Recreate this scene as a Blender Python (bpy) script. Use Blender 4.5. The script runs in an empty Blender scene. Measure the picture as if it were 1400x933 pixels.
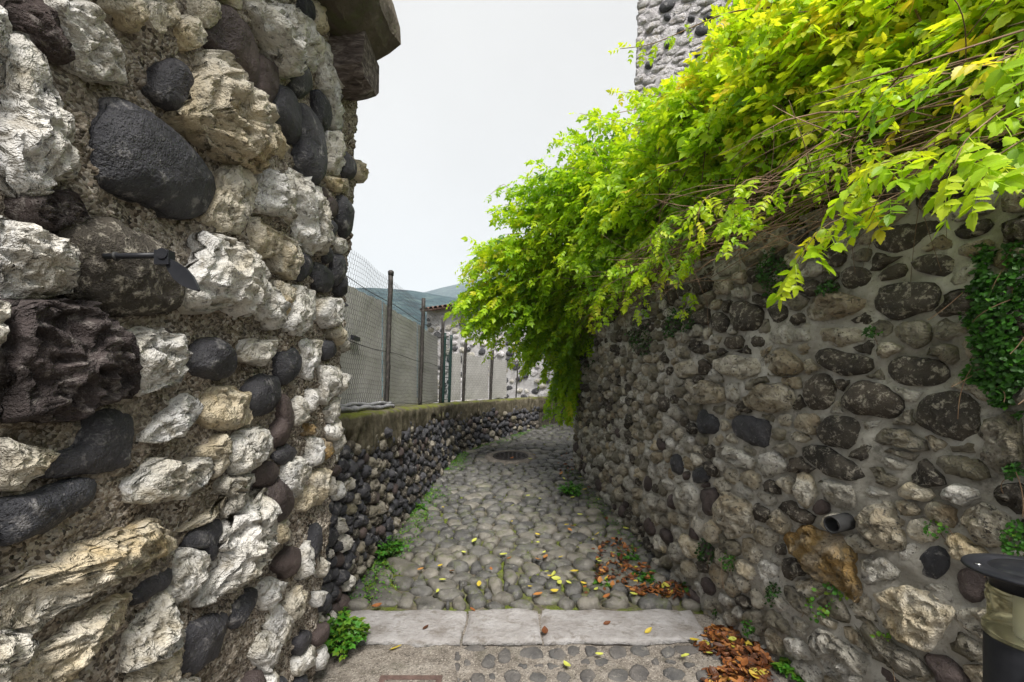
import bpy, math, random
import numpy as np
from mathutils import Vector, Matrix

rng = np.random.default_rng(7)
random.seed(7)
C = bpy.context.scene.collection
R = math.radians

# ---------------------------------------------------------------- camera, sky, sun, exposure
F, CX, HY, EYE = 622.0, 700.0, 540.0, 1.5        # focal length and horizon in photo pixels, eye height in metres
cam = bpy.data.cameras.new('camera')
cam.sensor_width = 36.0
cam.lens = F / 1400.0 * 36.0
cam.shift_y = (HY - 466.5) / 1400.0
cam.clip_start = 0.05
cam.clip_end = 6000
camo = bpy.data.objects.new('camera', cam)
C.objects.link(camo)
camo.location = (0, 0, EYE)
camo.rotation_euler = (R(90), 0, 0)
sc = bpy.context.scene
sc.camera = camo
sc.cycles.max_bounces = 6
sc.cycles.diffuse_bounces = 3
sc.cycles.glossy_bounces = 2
sc.cycles.transmission_bounces = 6
sc.cycles.volume_bounces = 1

SUN_EL, SUN_AZ = 52.0, 165.0                     # azimuth measured from +Y towards +X
w = bpy.data.worlds.new('World')
sc.world = w
w.use_nodes = True
wn = w.node_tree
wn.nodes.clear()
wo = wn.nodes.new('ShaderNodeOutputWorld')
wb = wn.nodes.new('ShaderNodeBackground')
wb.inputs['Strength'].default_value = 0.10
sky = wn.nodes.new('ShaderNodeTexSky')
sky.sky_type = 'NISHITA'
sky.sun_disc = False
sky.sun_elevation = R(SUN_EL)
sky.sun_rotation = R(SUN_AZ)
tc = wn.nodes.new('ShaderNodeTexCoord')
no = wn.nodes.new('ShaderNodeTexNoise')
no.inputs['Scale'].default_value = 2.2
no.inputs['Detail'].default_value = 4
cr = wn.nodes.new('ShaderNodeValToRGB')
cr.color_ramp.elements[0].position = 0.3
cr.color_ramp.elements[0].color = (1.51, 1.46, 1.385, 1)
cr.color_ramp.elements[1].position = 0.7
cr.color_ramp.elements[1].color = (1.70, 1.65, 1.57, 1)
mx = wn.nodes.new('ShaderNodeMixRGB')
mx.inputs[0].default_value = 0.94                # an even layer of cloud over the sky
wn.links.new(tc.outputs['Generated'], no.inputs['Vector'])
wn.links.new(no.outputs['Fac'], cr.inputs['Fac'])
wn.links.new(sky.outputs['Color'], mx.inputs[1])
wn.links.new(cr.outputs['Color'], mx.inputs[2])
wn.links.new(mx.outputs['Color'], wb.inputs['Color'])
wn.links.new(wb.outputs['Background'], wo.inputs['Surface'])

sl = bpy.data.lights.new('sun', 'SUN')
sl.energy = 1.5
sl.angle = R(24)
sl.color = (1.0, 0.96, 0.9)
so = bpy.data.objects.new('sun', sl)
C.objects.link(so)
sdir = Vector((math.sin(R(SUN_AZ)) * math.cos(R(SUN_EL)), math.cos(R(SUN_AZ)) * math.cos(R(SUN_EL)), math.sin(R(SUN_EL))))
so.rotation_euler = sdir.to_track_quat('Z', 'Y').to_euler()
so.location = (3, -4, 9)

vs = sc.view_settings
vs.view_transform = 'Standard'
vs.look = 'None'
vs.exposure = 2.4
vs.gamma = 1
vs.use_curve_mapping = False

# ---------------------------------------------------------------- numeric helpers
def _h(i, j, k):
    n = (i.astype(np.int64) * 374761393 + j.astype(np.int64) * 668265263 + k.astype(np.int64) * 2147483647) & 0xffffffff
    n = ((n ^ (n >> 13)) * 1274126177) & 0xffffffff
    n = (n ^ (n >> 16)) & 0xffffffff
    return n / 2147483647.5 - 1.0

def vnoise(p):
    f = np.floor(p)
    i = f.astype(np.int64)
    t = p - f
    t = t * t * (3 - 2 * t)
    x, y, z = i[:, 0], i[:, 1], i[:, 2]
    a, b, c = t[:, 0], t[:, 1], t[:, 2]
    def l(u, v, s): return u + (v - u) * s
    return l(l(l(_h(x, y, z), _h(x+1, y, z), a), l(_h(x, y+1, z), _h(x+1, y+1, z), a), b),
             l(l(_h(x, y, z+1), _h(x+1, y, z+1), a), l(_h(x, y+1, z+1), _h(x+1, y+1, z+1), a), b), c)

def fbm(p, o=4, g=0.5):
    r = np.zeros(len(p)); a = 1.0
    for k in range(o):
        r += a * vnoise(p * (2.03 ** k) + 17.3 * k)
        a *= g
    return r

def ray(px, py, d):
    return np.array([(px - CX) / F * d, d, EYE + (HY - py) / F * d])

def ground_z(d):
    d = np.asarray(d, float)
    up = 0.117 * (np.minimum(d, 12.0) - 3.16)
    dn = -0.004 - 0.10 * (2.74 - np.maximum(d, -3.0))
    return np.where(d > 3.16, up, np.where(d < 2.74, dn, -0.01))

def ground_hit(px, py):
    k = (py - HY) / F                       # drop per metre of depth
    d = (EYE + 0.117 * 3.16) / (k + 0.117)
    if d < 3.16:
        d = EYE / k
    if d < 2.74:
        d = (EYE + 0.004 + 0.274) / (k + 0.10)
    return np.array([(px - CX) / F * d, d, float(ground_z(d))])

# ---------------------------------------------------------------- mesh / object helpers
def build(name, verts, faces, mat=None, parent=None, origin=None, smooth=True, attrs=None):
    verts = np.asarray(verts, float)
    fl = faces if isinstance(faces, list) else [faces]
    fl = [np.asarray(f, np.int32) for f in fl if len(f)]
    o = np.zeros(3) if origin is None else np.asarray(origin, float)
    me = bpy.data.meshes.new(name)
    me.vertices.add(len(verts))
    me.vertices.foreach_set('co', (verts - o).astype(np.float32).ravel())
    loops = np.concatenate([f.ravel() for f in fl])
    tot = np.concatenate([np.full(len(f), f.shape[1], np.int32) for f in fl])
    st = np.concatenate([[0], np.cumsum(tot)[:-1]]).astype(np.int32)
    me.loops.add(len(loops))
    me.loops.foreach_set('vertex_index', loops)
    me.polygons.add(len(tot))
    me.polygons.foreach_set('loop_start', st)
    me.polygons.foreach_set('loop_total', tot)
    me.polygons.foreach_set('use_smooth', np.full(len(tot), smooth))
    if attrs:
        for k, v in attrs.items():
            a = me.attributes.new(k, 'FLOAT', 'POINT')
            a.data.foreach_set('value', np.asarray(v, np.float32))
    me.update(calc_edges=True)
    me.validate()
    if mat: me.materials.append(mat)
    return place(name, me, parent, o)

def place(name, me, parent=None, o=(0, 0, 0)):
    ob = bpy.data.objects.new(name, me)
    C.objects.link(ob)
    o = np.asarray(o, float)
    if parent is not None:
        ob.parent = parent
        o = o - np.array(parent['_o'])
        ob['_o'] = [float(v) for v in o + np.array(parent['_o'])]
    else:
        ob['_o'] = [float(v) for v in o]
    ob.location = o
    return ob

def thing(name, label, cat, loc, group=None):
    o = bpy.data.objects.new(name, None)
    o.empty_display_size = 0.1
    C.objects.link(o)
    o.location = loc
    o['_o'] = [float(v) for v in loc]
    return tag(o, label, cat, group)

def tag(o, label, cat=None, group=None, kind=None):
    if label: o['label'] = label
    if cat: o['category'] = cat
    if group: o['group'] = group
    if kind: o['kind'] = kind
    return o

def grid_faces(n, m, closed=False):
    i = np.arange(n - 1)[:, None]; j = np.arange(m - 1)[None, :]
    a = (i * m + j).ravel()
    f = np.stack([a, a + 1, a + m + 1, a + m], 1)
    if closed:
        b = (np.arange(n - 1) * m + m - 1)
        c = np.arange(n - 1) * m
        f = np.concatenate([f, np.stack([b, c, c + m, b + m], 1)])
    return f

class Mesher:
    def __init__(s): s.v = []; s.f = {}; s.n = 0; s.a = []
    def add(s, v, f, a=None):
        v = np.asarray(v, float); 
        fl = f if isinstance(f, list) else [f]
        for q in fl:
            q = np.asarray(q, np.int64)
            if len(q): s.f.setdefault(q.shape[1], []).append(q + s.n)
        s.v.append(v); s.n += len(v)
        if a is not None: s.a.append(np.full(len(v), a))
    def box(s, c, h, rot=None):
        c = np.asarray(c, float); h = np.asarray(h, float)
        v = np.array([[x, y, z] for x in (-1, 1) for y in (-1, 1) for z in (-1, 1)], float) * h
        if rot is not None: v = v @ np.array(rot).T
        s.add(v + c, np.array([[0, 1, 3, 2], [4, 6, 7, 5], [0, 4, 5, 1], [2, 3, 7, 6], [0, 2, 6, 4], [1, 5, 7, 3]]))
    def tube(s, pts, rad, k=6, a=None):
        pts = np.asarray(pts, float); n = len(pts)
        rad = np.broadcast_to(np.asarray(rad, float), (n,))
        t = np.gradient(pts, axis=0)
        t /= np.linalg.norm(t, axis=1)[:, None] + 1e-9
        ref = np.array([0.0, 0, 1]) if abs(t[:, 2]).mean() < 0.8 else np.array([1.0, 0, 0])
        e1 = np.cross(t, ref); e1 /= np.linalg.norm(e1, axis=1)[:, None] + 1e-9
        e2 = np.cross(t, e1)
        an = np.arange(k) / k * 2 * np.pi
        v = pts[:, None] + rad[:, None, None] * (np.cos(an)[None, :, None] * e1[:, None] + np.sin(an)[None, :, None] * e2[:, None])
        v = v.reshape(-1, 3)
        f = [grid_faces(n, k, True)]
        caps = np.array([np.arange(k)[::-1], (n - 1) * k + np.arange(k)])
        s.add(v, f + [caps], a)
    def lathe(s, c, prof, k=32):
        prof = np.asarray(prof, float); n = len(prof)
        an = np.arange(k) / k * 2 * np.pi
        v = np.zeros((n, k, 3))
        v[:, :, 0] = prof[:, 0:1] * np.cos(an); v[:, :, 1] = prof[:, 0:1] * np.sin(an); v[:, :, 2] = prof[:, 1:2]
        caps = np.array([np.arange(k)[::-1], (n - 1) * k + np.arange(k)])
        s.add(v.reshape(-1, 3) + np.asarray(c, float), [grid_faces(n, k, True), caps])
    def done(s, name, mat=None, parent=None, origin=None, smooth=False, attr=None):
        at = {attr: np.concatenate(s.a)} if attr and s.a else None
        return build(name, np.concatenate(s.v), [np.concatenate(q) for q in s.f.values()], mat, parent, origin, smooth, at)

# ---------------------------------------------------------------- materials
class M:
    def __init__(s, name, coord='Object', rnd=True):
        s.m = bpy.data.materials.new(name); s.m.use_nodes = True
        s.t = s.m.node_tree; s.t.nodes.clear()
        s.out = s.t.nodes.new('ShaderNodeOutputMaterial')
        s.b = s.t.nodes.new('ShaderNodeBsdfPrincipled')
        s.t.links.new(s.b.outputs[0], s.out.inputs['Surface'])
        t = s.t.nodes.new('ShaderNodeTexCoord')
        if coord == 'World':
            g = s.t.nodes.new('ShaderNodeNewGeometry'); s.co = g.outputs['Position']
        else: s.co = t.outputs[coord]
        s.oi = s.t.nodes.new('ShaderNodeObjectInfo')
        s.rand = s.oi.outputs['Random']
        if rnd:
            c = s.t.nodes.new('ShaderNodeVectorMath'); c.operation = 'SCALE'
            cc = s.t.nodes.new('ShaderNodeCombineXYZ')
            for k in range(3): s.t.links.new(s.rand, cc.inputs[k])
            s.t.links.new(cc.outputs[0], c.inputs[0]); c.inputs['Scale'].default_value = 71.0
            a = s.t.nodes.new('ShaderNodeVectorMath')
            s.t.links.new(s.co, a.inputs[0]); s.t.links.new(c.outputs[0], a.inputs[1])
            s.co = a.outputs[0]
    def set(s, sock, v):
        if isinstance(v, bpy.types.NodeSocket): s.t.links.new(v, sock)
        elif isinstance(v, (tuple, list)) and len(v) == 3: sock.default_value = (*v, 1)
        else: sock.default_value = v
    def noise(s, scale, det=4, rough=0.55, dist=0.0, vec=None):
        n = s.t.nodes.new('ShaderNodeTexNoise')
        n.inputs['Scale'].default_value = scale; n.inputs['Detail'].default_value = det
        n.inputs['Roughness'].default_value = rough; n.inputs['Distortion'].default_value = dist
        s.t.links.new(vec or s.co, n.inputs['Vector']); return n.outputs['Fac']
    def vor(s, scale, out='Distance', feat='F1', vec=None):
        n = s.t.nodes.new('ShaderNodeTexVoronoi'); n.feature = feat
        n.inputs['Scale'].default_value = scale
        s.t.links.new(vec or s.co, n.inputs['Vector']); return n.outputs[out]
    def ramp(s, fac, pts, interp='LINEAR'):
        n = s.t.nodes.new('ShaderNodeValToRGB'); e = n.color_ramp.elements
        n.color_ramp.interpolation = interp
        while len(e) < len(pts): e.new(0.5)
        for k, (p, c) in enumerate(pts):
            e[k].position = p
            e[k].color = (c, c, c, 1) if isinstance(c, (int, float)) else (*c, 1)
        s.set(n.inputs['Fac'], fac); return n.outputs['Color']
    def mix(s, fac, a, b, mode='MIX'):
        n = s.t.nodes.new('ShaderNodeMixRGB'); n.blend_type = mode
        s.set(n.inputs[0], fac); s.set(n.inputs[1], a); s.set(n.inputs[2], b); return n.outputs[0]
    def math(s, op, a, b=0.0):
        n = s.t.nodes.new('ShaderNodeMath'); n.operation = op
        s.set(n.inputs[0], a); s.set(n.inputs[1], b); return n.outputs[0]
    def sep(s, vec):
        n = s.t.nodes.new('ShaderNodeSeparateXYZ'); s.t.links.new(vec, n.inputs[0]); return n.outputs
    def scale(s, v, vec=None):
        n = s.t.nodes.new('ShaderNodeVectorMath'); n.operation = 'MULTIPLY'
        s.t.links.new(vec or s.co, n.inputs[0]); n.inputs[1].default_value = v; return n.outputs[0]
    def geo(s, out):
        n = s.t.nodes.new('ShaderNodeNewGeometry'); return n.outputs[out]
    def attr(s, name):
        n = s.t.nodes.new('ShaderNodeAttribute'); n.attribute_name = name; return n.outputs['Fac']
    def bump(s, h, strength=0.5, dist=0.01, prev=None):
        n = s.t.nodes.new('ShaderNodeBump'); n.inputs['Strength'].default_value = strength
        n.inputs['Distance'].default_value = dist
        s.set(n.inputs['Height'], h)
        if prev is not None: s.t.links.new(prev, n.inputs['Normal'])
        return n.outputs[0]
    def fin(s, col, rough=0.8, normal=None, spec=0.3, metal=0.0):
        s.set(s.b.inputs['Base Color'], col); s.set(s.b.inputs['Roughness'], rough)
        s.b.inputs['Specular IOR Level'].default_value = spec; s.b.inputs['Metallic'].default_value = metal
        if normal is not None: s.t.links.new(normal, s.b.inputs['Normal'])
        return s.m

def mat_limestone(name, a, b, c, dirt=0.3):
    m = M(name)
    n1 = m.noise(5, 3, 0.6, 0.6); n2 = m.noise(42, 4, 0.7); n3 = m.noise(13, 5, 0.7, 0.5)
    col = m.ramp(n1, [(0.30, a), (0.47, b), (0.60, c)])
    col = m.mix(m.ramp(m.rand, [(0.0, 0.0), (1.0, 0.5)]), col, b)
    col = m.mix(m.ramp(n2, [(0.34, dirt + 0.4), (0.45, 0.0)]), col, (0.09, 0.085, 0.075))
    col = m.mix(m.ramp(n3, [(0.35, 0.65), (0.45, 0.0)]), col, (0.24, 0.20, 0.13))
    h = m.math('ADD', m.math('MULTIPLY', n3, 1.0), m.math('MULTIPLY', n2, 0.30))
    return m.fin(col, 0.85, m.bump(h, 1.0, 0.055), 0.25)

def mat_basalt(name, a, b, dust, dpos=0.6, gloss=0.55, damt=0.8, ns=16, bs=0.8):
    m = M(name)
    n1 = m.noise(9, 2); n2 = m.noise(ns, 5, 0.75, 0.3); sp = m.noise(85, 3, 0.75)
    col = m.ramp(n1, [(0.3, a), (0.7, b)])
    col = m.mix(m.ramp(m.rand, [(0, 0.0), (1, 0.45)]), col, m.mix(1.0, col, (1.5, 1.35, 1.25), 'MULTIPLY'))
    col = m.mix(m.ramp(n2, [(dpos - 0.02, 0.0), (dpos + 0.08, damt)]), col, dust)
    col = m.mix(m.ramp(sp, [(0.62, 0.0), (0.72, 0.5)]), col, dust)
    pits = m.ramp(m.vor(120), [(0.12, 0.0), (0.35, 1.0)])
    h = m.math('ADD', m.math('MULTIPLY', n2, 0.8), m.math('ADD', m.math('MULTIPLY', sp, 0.26), m.math('MULTIPLY', pits, 0.09)))
    return m.fin(col, m.ramp(n1, [(0.3, gloss), (0.7, gloss + 0.2)]), m.bump(h, bs, 0.03), 0.35)

LIME = mat_limestone('limestone', (0.58, 0.52, 0.40), (0.72, 0.69, 0.63), (0.80, 0.79, 0.78))
CREAM = mat_limestone('cream_limestone', (0.52, 0.40, 0.22), (0.64, 0.56, 0.42), (0.72, 0.68, 0.60))
GREYST = mat_limestone('grey_limestone', (0.30, 0.275, 0.23), (0.46, 0.435, 0.38), (0.66, 0.635, 0.59), 0.45)
BAS = mat_basalt('basalt', (0.022, 0.023, 0.029), (0.060, 0.061, 0.070), (0.26, 0.25, 0.25), 0.58, 0.5)
BROWN = mat_basalt('brown_basalt', (0.045, 0.035, 0.035), (0.10, 0.078, 0.074), (0.20, 0.17, 0.15), 0.64)
LICH = mat_basalt('lichened_basalt', (0.032, 0.028, 0.024), (0.095, 0.083, 0.068), (0.46, 0.42, 0.35), 0.55, 0.8, 0.75, 30, 1.0)
TAN = mat_limestone('tan_conglomerate', (0.23, 0.165, 0.09), (0.40, 0.35, 0.265), (0.62, 0.58, 0.50), 0.6)
OCHRE = mat_limestone('ochre_conglomerate', (0.30, 0.17, 0.05), (0.33, 0.22, 0.09), (0.46, 0.40, 0.32), 0.4)
MUD = mat_limestone('mossy_grey_stone', (0.13, 0.115, 0.07), (0.22, 0.20, 0.155), (0.36, 0.33, 0.28), 0.5)
PORE = mat_basalt('porous_brown_basalt', (0.030, 0.024, 0.024), (0.085, 0.068, 0.066), (0.30, 0.27, 0.25), 0.55, 0.8, 0.6, 24, 1.0)
MATS = dict(X=PORE, J=LICH, L=LIME, C=CREAM, G=GREYST, D=BAS, B=BROWN, K=LICH, T=TAN, O=OCHRE, U=MUD)

def mat_coarse_mortar():
    m = M('coarse_sand_mortar', 'World', False)
    g = m.vor(120, 'Color'); d = m.vor(120)
    gx = m.sep(g)[0]
    col = m.ramp(gx, [(0.0, (0.05, 0.045, 0.04)), (0.22, (0.13, 0.10, 0.075)), (0.4, (0.34, 0.28, 0.22)), (0.7, (0.50, 0.43, 0.35)), (1.0, (0.70, 0.65, 0.58))])
    col = m.mix(m.ramp(m.noise(9, 5, 0.6), [(0.35, 0.0), (0.65, 0.5)]), col, (0.48, 0.43, 0.37))
    col = m.mix(m.ramp(m.noise(4, 5, 0.6), [(0.5, 0.0), (0.7, 0.5)]), col, (0.17, 0.14, 0.09))
    n30 = m.noise(30, 5, 0.7)
    col = m.mix(m.ramp(n30, [(0.36, 0.7), (0.46, 0.0)]), col, (0.07, 0.06, 0.05))
    nb = m.bump(m.math('SUBTRACT', n30, m.math('MULTIPLY', d, 0.35)), 1.0, 0.03)
    return m.fin(col, 0.95, nb, 0.15)
MORT_L = mat_coarse_mortar()

def mat_smooth_mortar():
    m = M('smeared_grey_mortar', 'World', False)
    n = m.noise(3.5, 6, 0.6, 0.4)
    col = m.ramp(n, [(0.3, (0.20, 0.185, 0.155)), (0.5, (0.37, 0.35, 0.31)), (0.68, (0.58, 0.56, 0.51))])
    st = m.noise(1.0, 6, 0.65, 0.3, m.scale((5, 5, 16)))
    col = m.mix(m.ramp(st, [(0.55, 0.0), (0.68, 0.55)]), col, (0.46, 0.44, 0.39))
    col = m.mix(m.ramp(m.noise(7, 6, 0.7), [(0.56, 0.0), (0.66, 0.6)]), col, (0.055, 0.052, 0.04))
    col = m.mix(m.ramp(m.noise(70, 3), [(0.6, 0.0), (0.75, 0.4)]), col, (0.06, 0.055, 0.045))
    nb = m.bump(m.noise(28, 6, 0.7), 0.7, 0.024)
    return m.fin(col, 0.85, nb, 0.25)
MORT_R = mat_smooth_mortar()

def mat_dark_mortar():
    m = M('dark_wall_bed', 'World', False)
    col = m.ramp(m.noise(14, 5, 0.65), [(0.35, (0.03, 0.028, 0.022)), (0.6, (0.10, 0.09, 0.07)), (0.75, (0.22, 0.2, 0.17))])
    return m.fin(col, 0.95, m.bump(m.noise(40, 6, 0.7), 0.8, 0.02), 0.15)
MORT_D = mat_dark_mortar()

def mat_coping():
    m = M('mossy_coping_concrete', 'World', False)
    col = m.ramp(m.noise(12, 6, 0.65), [(0.3, (0.055, 0.046, 0.03)), (0.5, (0.115, 0.10, 0.068)), (0.7, (0.21, 0.185, 0.14))])
    st = m.noise(1.0, 5, 0.6, 0.2, m.scale((14, 14, 2.5)))
    col = m.mix(m.ramp(st, [(0.5, 0.0), (0.66, 0.75)]), col, (0.06, 0.055, 0.035))
    col = m.mix(m.ramp(m.vor(70), [(0.1, 0.7), (0.3, 0.0)]), col, (0.05, 0.045, 0.035))
    nz = m.sep(m.geo('Normal'))[2]
    moss = m.math('MULTIPLY', m.ramp(nz, [(0.25, 0.0), (0.7, 1.0)]), m.ramp(m.noise(5, 5, 0.6), [(0.42, 0.0), (0.56, 0.9)]))
    col = m.mix(moss, col, (0.13, 0.15, 0.02))
    nb = m.bump(m.noise(40, 7, 0.7), 0.9, 0.02)
    return m.fin(col, 0.95, nb, 0.15)
COPING = mat_coping()

def mat_bed():
    m = M('mossy_path_bed', 'World', False)
    col = m.ramp(m.noise(16, 6, 0.65), [(0.3, (0.055, 0.048, 0.035)), (0.55, (0.13, 0.115, 0.085)), (0.72, (0.24, 0.215, 0.175))])
    mo = m.noise(3.2, 6, 0.65, 0.4)
    col = m.mix(m.ramp(mo, [(0.44, 0.0), (0.56, 0.9)]), col, m.ramp(m.noise(60, 3), [(0.3, (0.045, 0.065, 0.008)), (0.7, (0.15, 0.19, 0.02))]))
    nb = m.bump(m.noise(45, 7, 0.7), 0.9, 0.02)
    return m.fin(col, 0.95, nb, 0.15)
BED = mat_bed()

def mat_cobble():
    m = M('worn_grey_cobble')
    n1 = m.noise(8, 5, 0.6)
    col = m.ramp(n1, [(0.3, (0.05, 0.049, 0.046)), (0.7, (0.15, 0.145, 0.132))])
    col = m.mix(1.0, col, m.ramp(m.rand, [(0.0, (0.62, 0.62, 0.66)), (0.35, (0.95, 0.95, 0.96)), (0.7, (1.2, 1.15, 1.08)), (1.0, (1.5, 1.42, 1.3))]), 'MULTIPLY')
    col = m.mix(m.ramp(m.noise(22, 6, 0.7), [(0.55, 0.0), (0.7, 0.55)]), col, (0.30, 0.28, 0.25))
    col = m.mix(m.ramp(m.noise(11, 6, 0.7, 0.5), [(0.52, 0.0), (0.64, 0.6)]), col, (0.075, 0.09, 0.025))
    nb = m.bump(m.noise(28, 6, 0.72), 0.75, 0.018)
    return m.fin(col, m.ramp(n1, [(0.3, 0.34), (0.7, 0.6)]), nb, 0.5)
COB = mat_cobble()

def mat_simple(name, stops, scale=10, rough=0.8, bump=(30, 0.5, 0.01), coord='Object', rnd=True, spec=0.3, metal=0.0, stain=None):
    m = M(name, coord, rnd)
    col = m.ramp(m.noise(scale, 6, 0.62, 0.2), stops)
    if stain:
        col = m.mix(m.ramp(m.noise(stain[0], 6, 0.7, 0.3), [(stain[1], 0.0), (stain[1] + 0.1, stain[3])]), col, stain[2])
    nb = m.bump(m.noise(bump[0], 6, 0.65), bump[1], bump[2]) if bump else None
    return m.fin(col, rough, nb, spec, metal)

SLAB = mat_simple('worn_step_slab', [(0.3, (0.22, 0.20, 0.19)), (0.55, (0.32, 0.305, 0.30)), (0.75, (0.40, 0.385, 0.39))], 7, 0.75, (34, 0.9, 0.02), stain=(9, 0.54, (0.15, 0.13, 0.11), 0.65))
def mat_ramp():
    m = M('sandy_ramp_concrete', 'World', False)
    n = m.noise(9, 5, 0.65, 0.2); n2 = m.noise(75, 3, 0.7); v = m.vor(150, 'Color')
    col = m.ramp(n, [(0.3, (0.11, 0.095, 0.08)), (0.5, (0.20, 0.175, 0.15)), (0.72, (0.29, 0.265, 0.235))])
    col = m.mix(m.ramp(m.sep(v)[0], [(0.0, 0.75), (0.3, 0.0)]), col, (0.05, 0.045, 0.04))
    col = m.mix(m.ramp(m.sep(v)[1], [(0.75, 0.0), (1.0, 0.6)]), col, (0.42, 0.38, 0.33))
    col = m.mix(m.ramp(m.noise(3.5, 5, 0.7, 0.3), [(0.54, 0.0), (0.66, 0.6)]), col, (0.085, 0.08, 0.06))
    h = m.math('ADD', n, m.math('MULTIPLY', n2, 0.35))
    return m.fin(col, 0.92, m.bump(h, 1.0, 0.03), 0.2)
RAMP = mat_ramp()
RAMPST = mat_basalt('ramp_cobble_stone', (0.055, 0.054, 0.055), (0.12, 0.115, 0.11), (0.28, 0.26, 0.23), 0.6, 0.7, 0.6)
IRON = mat_simple('dark_cast_iron', [(0.3, (0.02, 0.02, 0.022)), (0.7, (0.055, 0.045, 0.04))], 20, 0.55, (60, 0.4, 0.004), metal=0.4)
RUST = mat_simple('rusty_frame', [(0.3, (0.07, 0.045, 0.038)), (0.7, (0.13, 0.085, 0.072))], 25, 0.8, (80, 0.5, 0.004))
POST = mat_simple('weathered_steel_post', [(0.3, (0.018, 0.016, 0.015)), (0.55, (0.05, 0.045, 0.042)), (0.75, (0.12, 0.10, 0.09))], 30, 0.6, (60, 0.6, 0.004), metal=0.3)
GREEN = mat_simple('green_plastic_coat', [(0.3, (0.006, 0.022, 0.020)), (0.7, (0.012, 0.036, 0.032))], 12, 0.5, None)
WIRE = mat_simple('galvanised_wire', [(0.3, (0.05, 0.052, 0.048)), (0.7, (0.09, 0.09, 0.085))], 12, 0.6, None, metal=0.2)
BLACK = mat_simple('black_powder_coat', [(0.3, (0.012, 0.013, 0.017)), (0.7, (0.028, 0.029, 0.034))], 18, 0.42, (140, 0.15, 0.002), stain=(30, 0.62, (0.10, 0.10, 0.09), 0.35))
STEEL = mat_simple('screw_steel', [(0.3, (0.5, 0.5, 0.5)), (0.7, (0.65, 0.65, 0.65))], 12, 0.3, None, metal=1.0)
PVC = mat_simple('grey_plastic_pipe', [(0.3, (0.025, 0.025, 0.027)), (0.7, (0.05, 0.05, 0.05))], 18, 0.55, (60, 0.2, 0.003))
PIPEIN = mat_simple('pipe_inside', [(0.3, (0.01, 0.01, 0.01)), (0.7, (0.03, 0.025, 0.02))], 18, 0.9, None)
LAMPW = mat_simple('white_lamp_plastic', [(0.3, (0.72, 0.72, 0.7)), (0.7, (0.8, 0.8, 0.78))], 10, 0.4, None)
HOUSEW = mat_simple('pale_house_render', [(0.3, (0.36, 0.34, 0.34)), (0.6, (0.50, 0.49, 0.50)), (0.75, (0.58, 0.57, 0.58))], 5, 0.9, (25, 0.8, 0.03), 'World', False, stain=(9, 0.56, (0.22, 0.2, 0.2), 0.6))
TOWERM = mat_simple('pale_tower_mortar', [(0.3, (0.36, 0.34, 0.35)), (0.6, (0.52, 0.50, 0.52)), (0.75, (0.66, 0.64, 0.66))], 6, 0.9, (22, 1.0, 0.05), 'World', False, stain=(12, 0.55, (0.20, 0.18, 0.19), 0.6))
TOWERS = mat_limestone('pale_tower_stone', (0.36, 0.34, 0.34), (0.50, 0.48, 0.49), (0.66, 0.64, 0.66), 0.45)
ROOFT = mat_simple('old_roof_tile', [(0.3, (0.085, 0.05, 0.038)), (0.7, (0.17, 0.10, 0.075))], 6, 0.9, (20, 0.6, 0.02))
CORN = mat_simple('weathered_cornice', [(0.3, (0.075, 0.062, 0.045)), (0.55, (0.13, 0.11, 0.085)), (0.75, (0.19, 0.155, 0.13))], 9, 0.9, (26, 1.0, 0.03), stain=(5, 0.55, (0.10, 0.12, 0.05), 0.6))
EARTH = mat_simple('dark_earth', [(0.3, (0.05, 0.04, 0.025)), (0.7, (0.10, 0.10, 0.05))], 3, 0.95, (20, 0.7, 0.03), 'World', False)
HILLM = mat_simple('wooded_hillside', [(0.38, (0.006, 0.024, 0.034)), (0.5, (0.022, 0.058, 0.070)), (0.62, (0.06, 0.10, 0.10))], 0.10, 0.95, (0.12, 1.0, 4.0), 'World', False)  # blue of the distance haze is put into the woodland colours
BARK = mat_simple('brown_cane_bark', [(0.3, (0.09, 0.055, 0.033)), (0.55, (0.22, 0.14, 0.085)), (0.75, (0.38, 0.27, 0.18))], 9, 0.8, (80, 0.5, 0.002))

def mat_corbel():
    m = M('grained_corbel')
    n = m.noise(1.0, 6, 0.65, 0.6, m.scale((14, 40, 60)))
    col = m.ramp(n, [(0.35, (0.045, 0.035, 0.033)), (0.52, (0.13, 0.105, 0.095)), (0.68, (0.30, 0.26, 0.24))])
    return m.fin(col, 0.9, m.bump(n, 0.9, 0.015), 0.2)
CORBEL = mat_corbel()

def mat_cloth():
    m = M('grey_privacy_cloth', 'World', False)
    col = m.ramp(m.noise(3, 5, 0.6), [(0.3, (0.42, 0.41, 0.395)), (0.7, (0.52, 0.51, 0.495))])
    f = m.noise(1.0, 3, 0.5, 0.0, m.scale((3, 3, 60)))
    col = m.mix(m.ramp(f, [(0.4, 0.0), (0.7, 0.25)]), col, (0.36, 0.35, 0.33))
    return m.fin(col, 0.9, m.bump(m.noise(5, 3), 0.4, 0.03), 0.15)
CLOTH = mat_cloth()
ROLL = mat_simple('rolled_grey_sheet', [(0.3, (0.12, 0.12, 0.13)), (0.7, (0.36, 0.36, 0.38))], 20, 0.6, (40, 0.5, 0.01))

def mat_lens():
    m = M('yellowed_clear_lens')
    m.b.inputs['Transmission Weight'].default_value = 0.92
    m.b.inputs['IOR'].default_value = 1.12
    return m.fin(m.ramp(m.noise(14, 4), [(0.35, (0.66, 0.64, 0.38)), (0.7, (0.84, 0.82, 0.62))]), 0.12, None, 0.5)
LENS = mat_lens()

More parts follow.
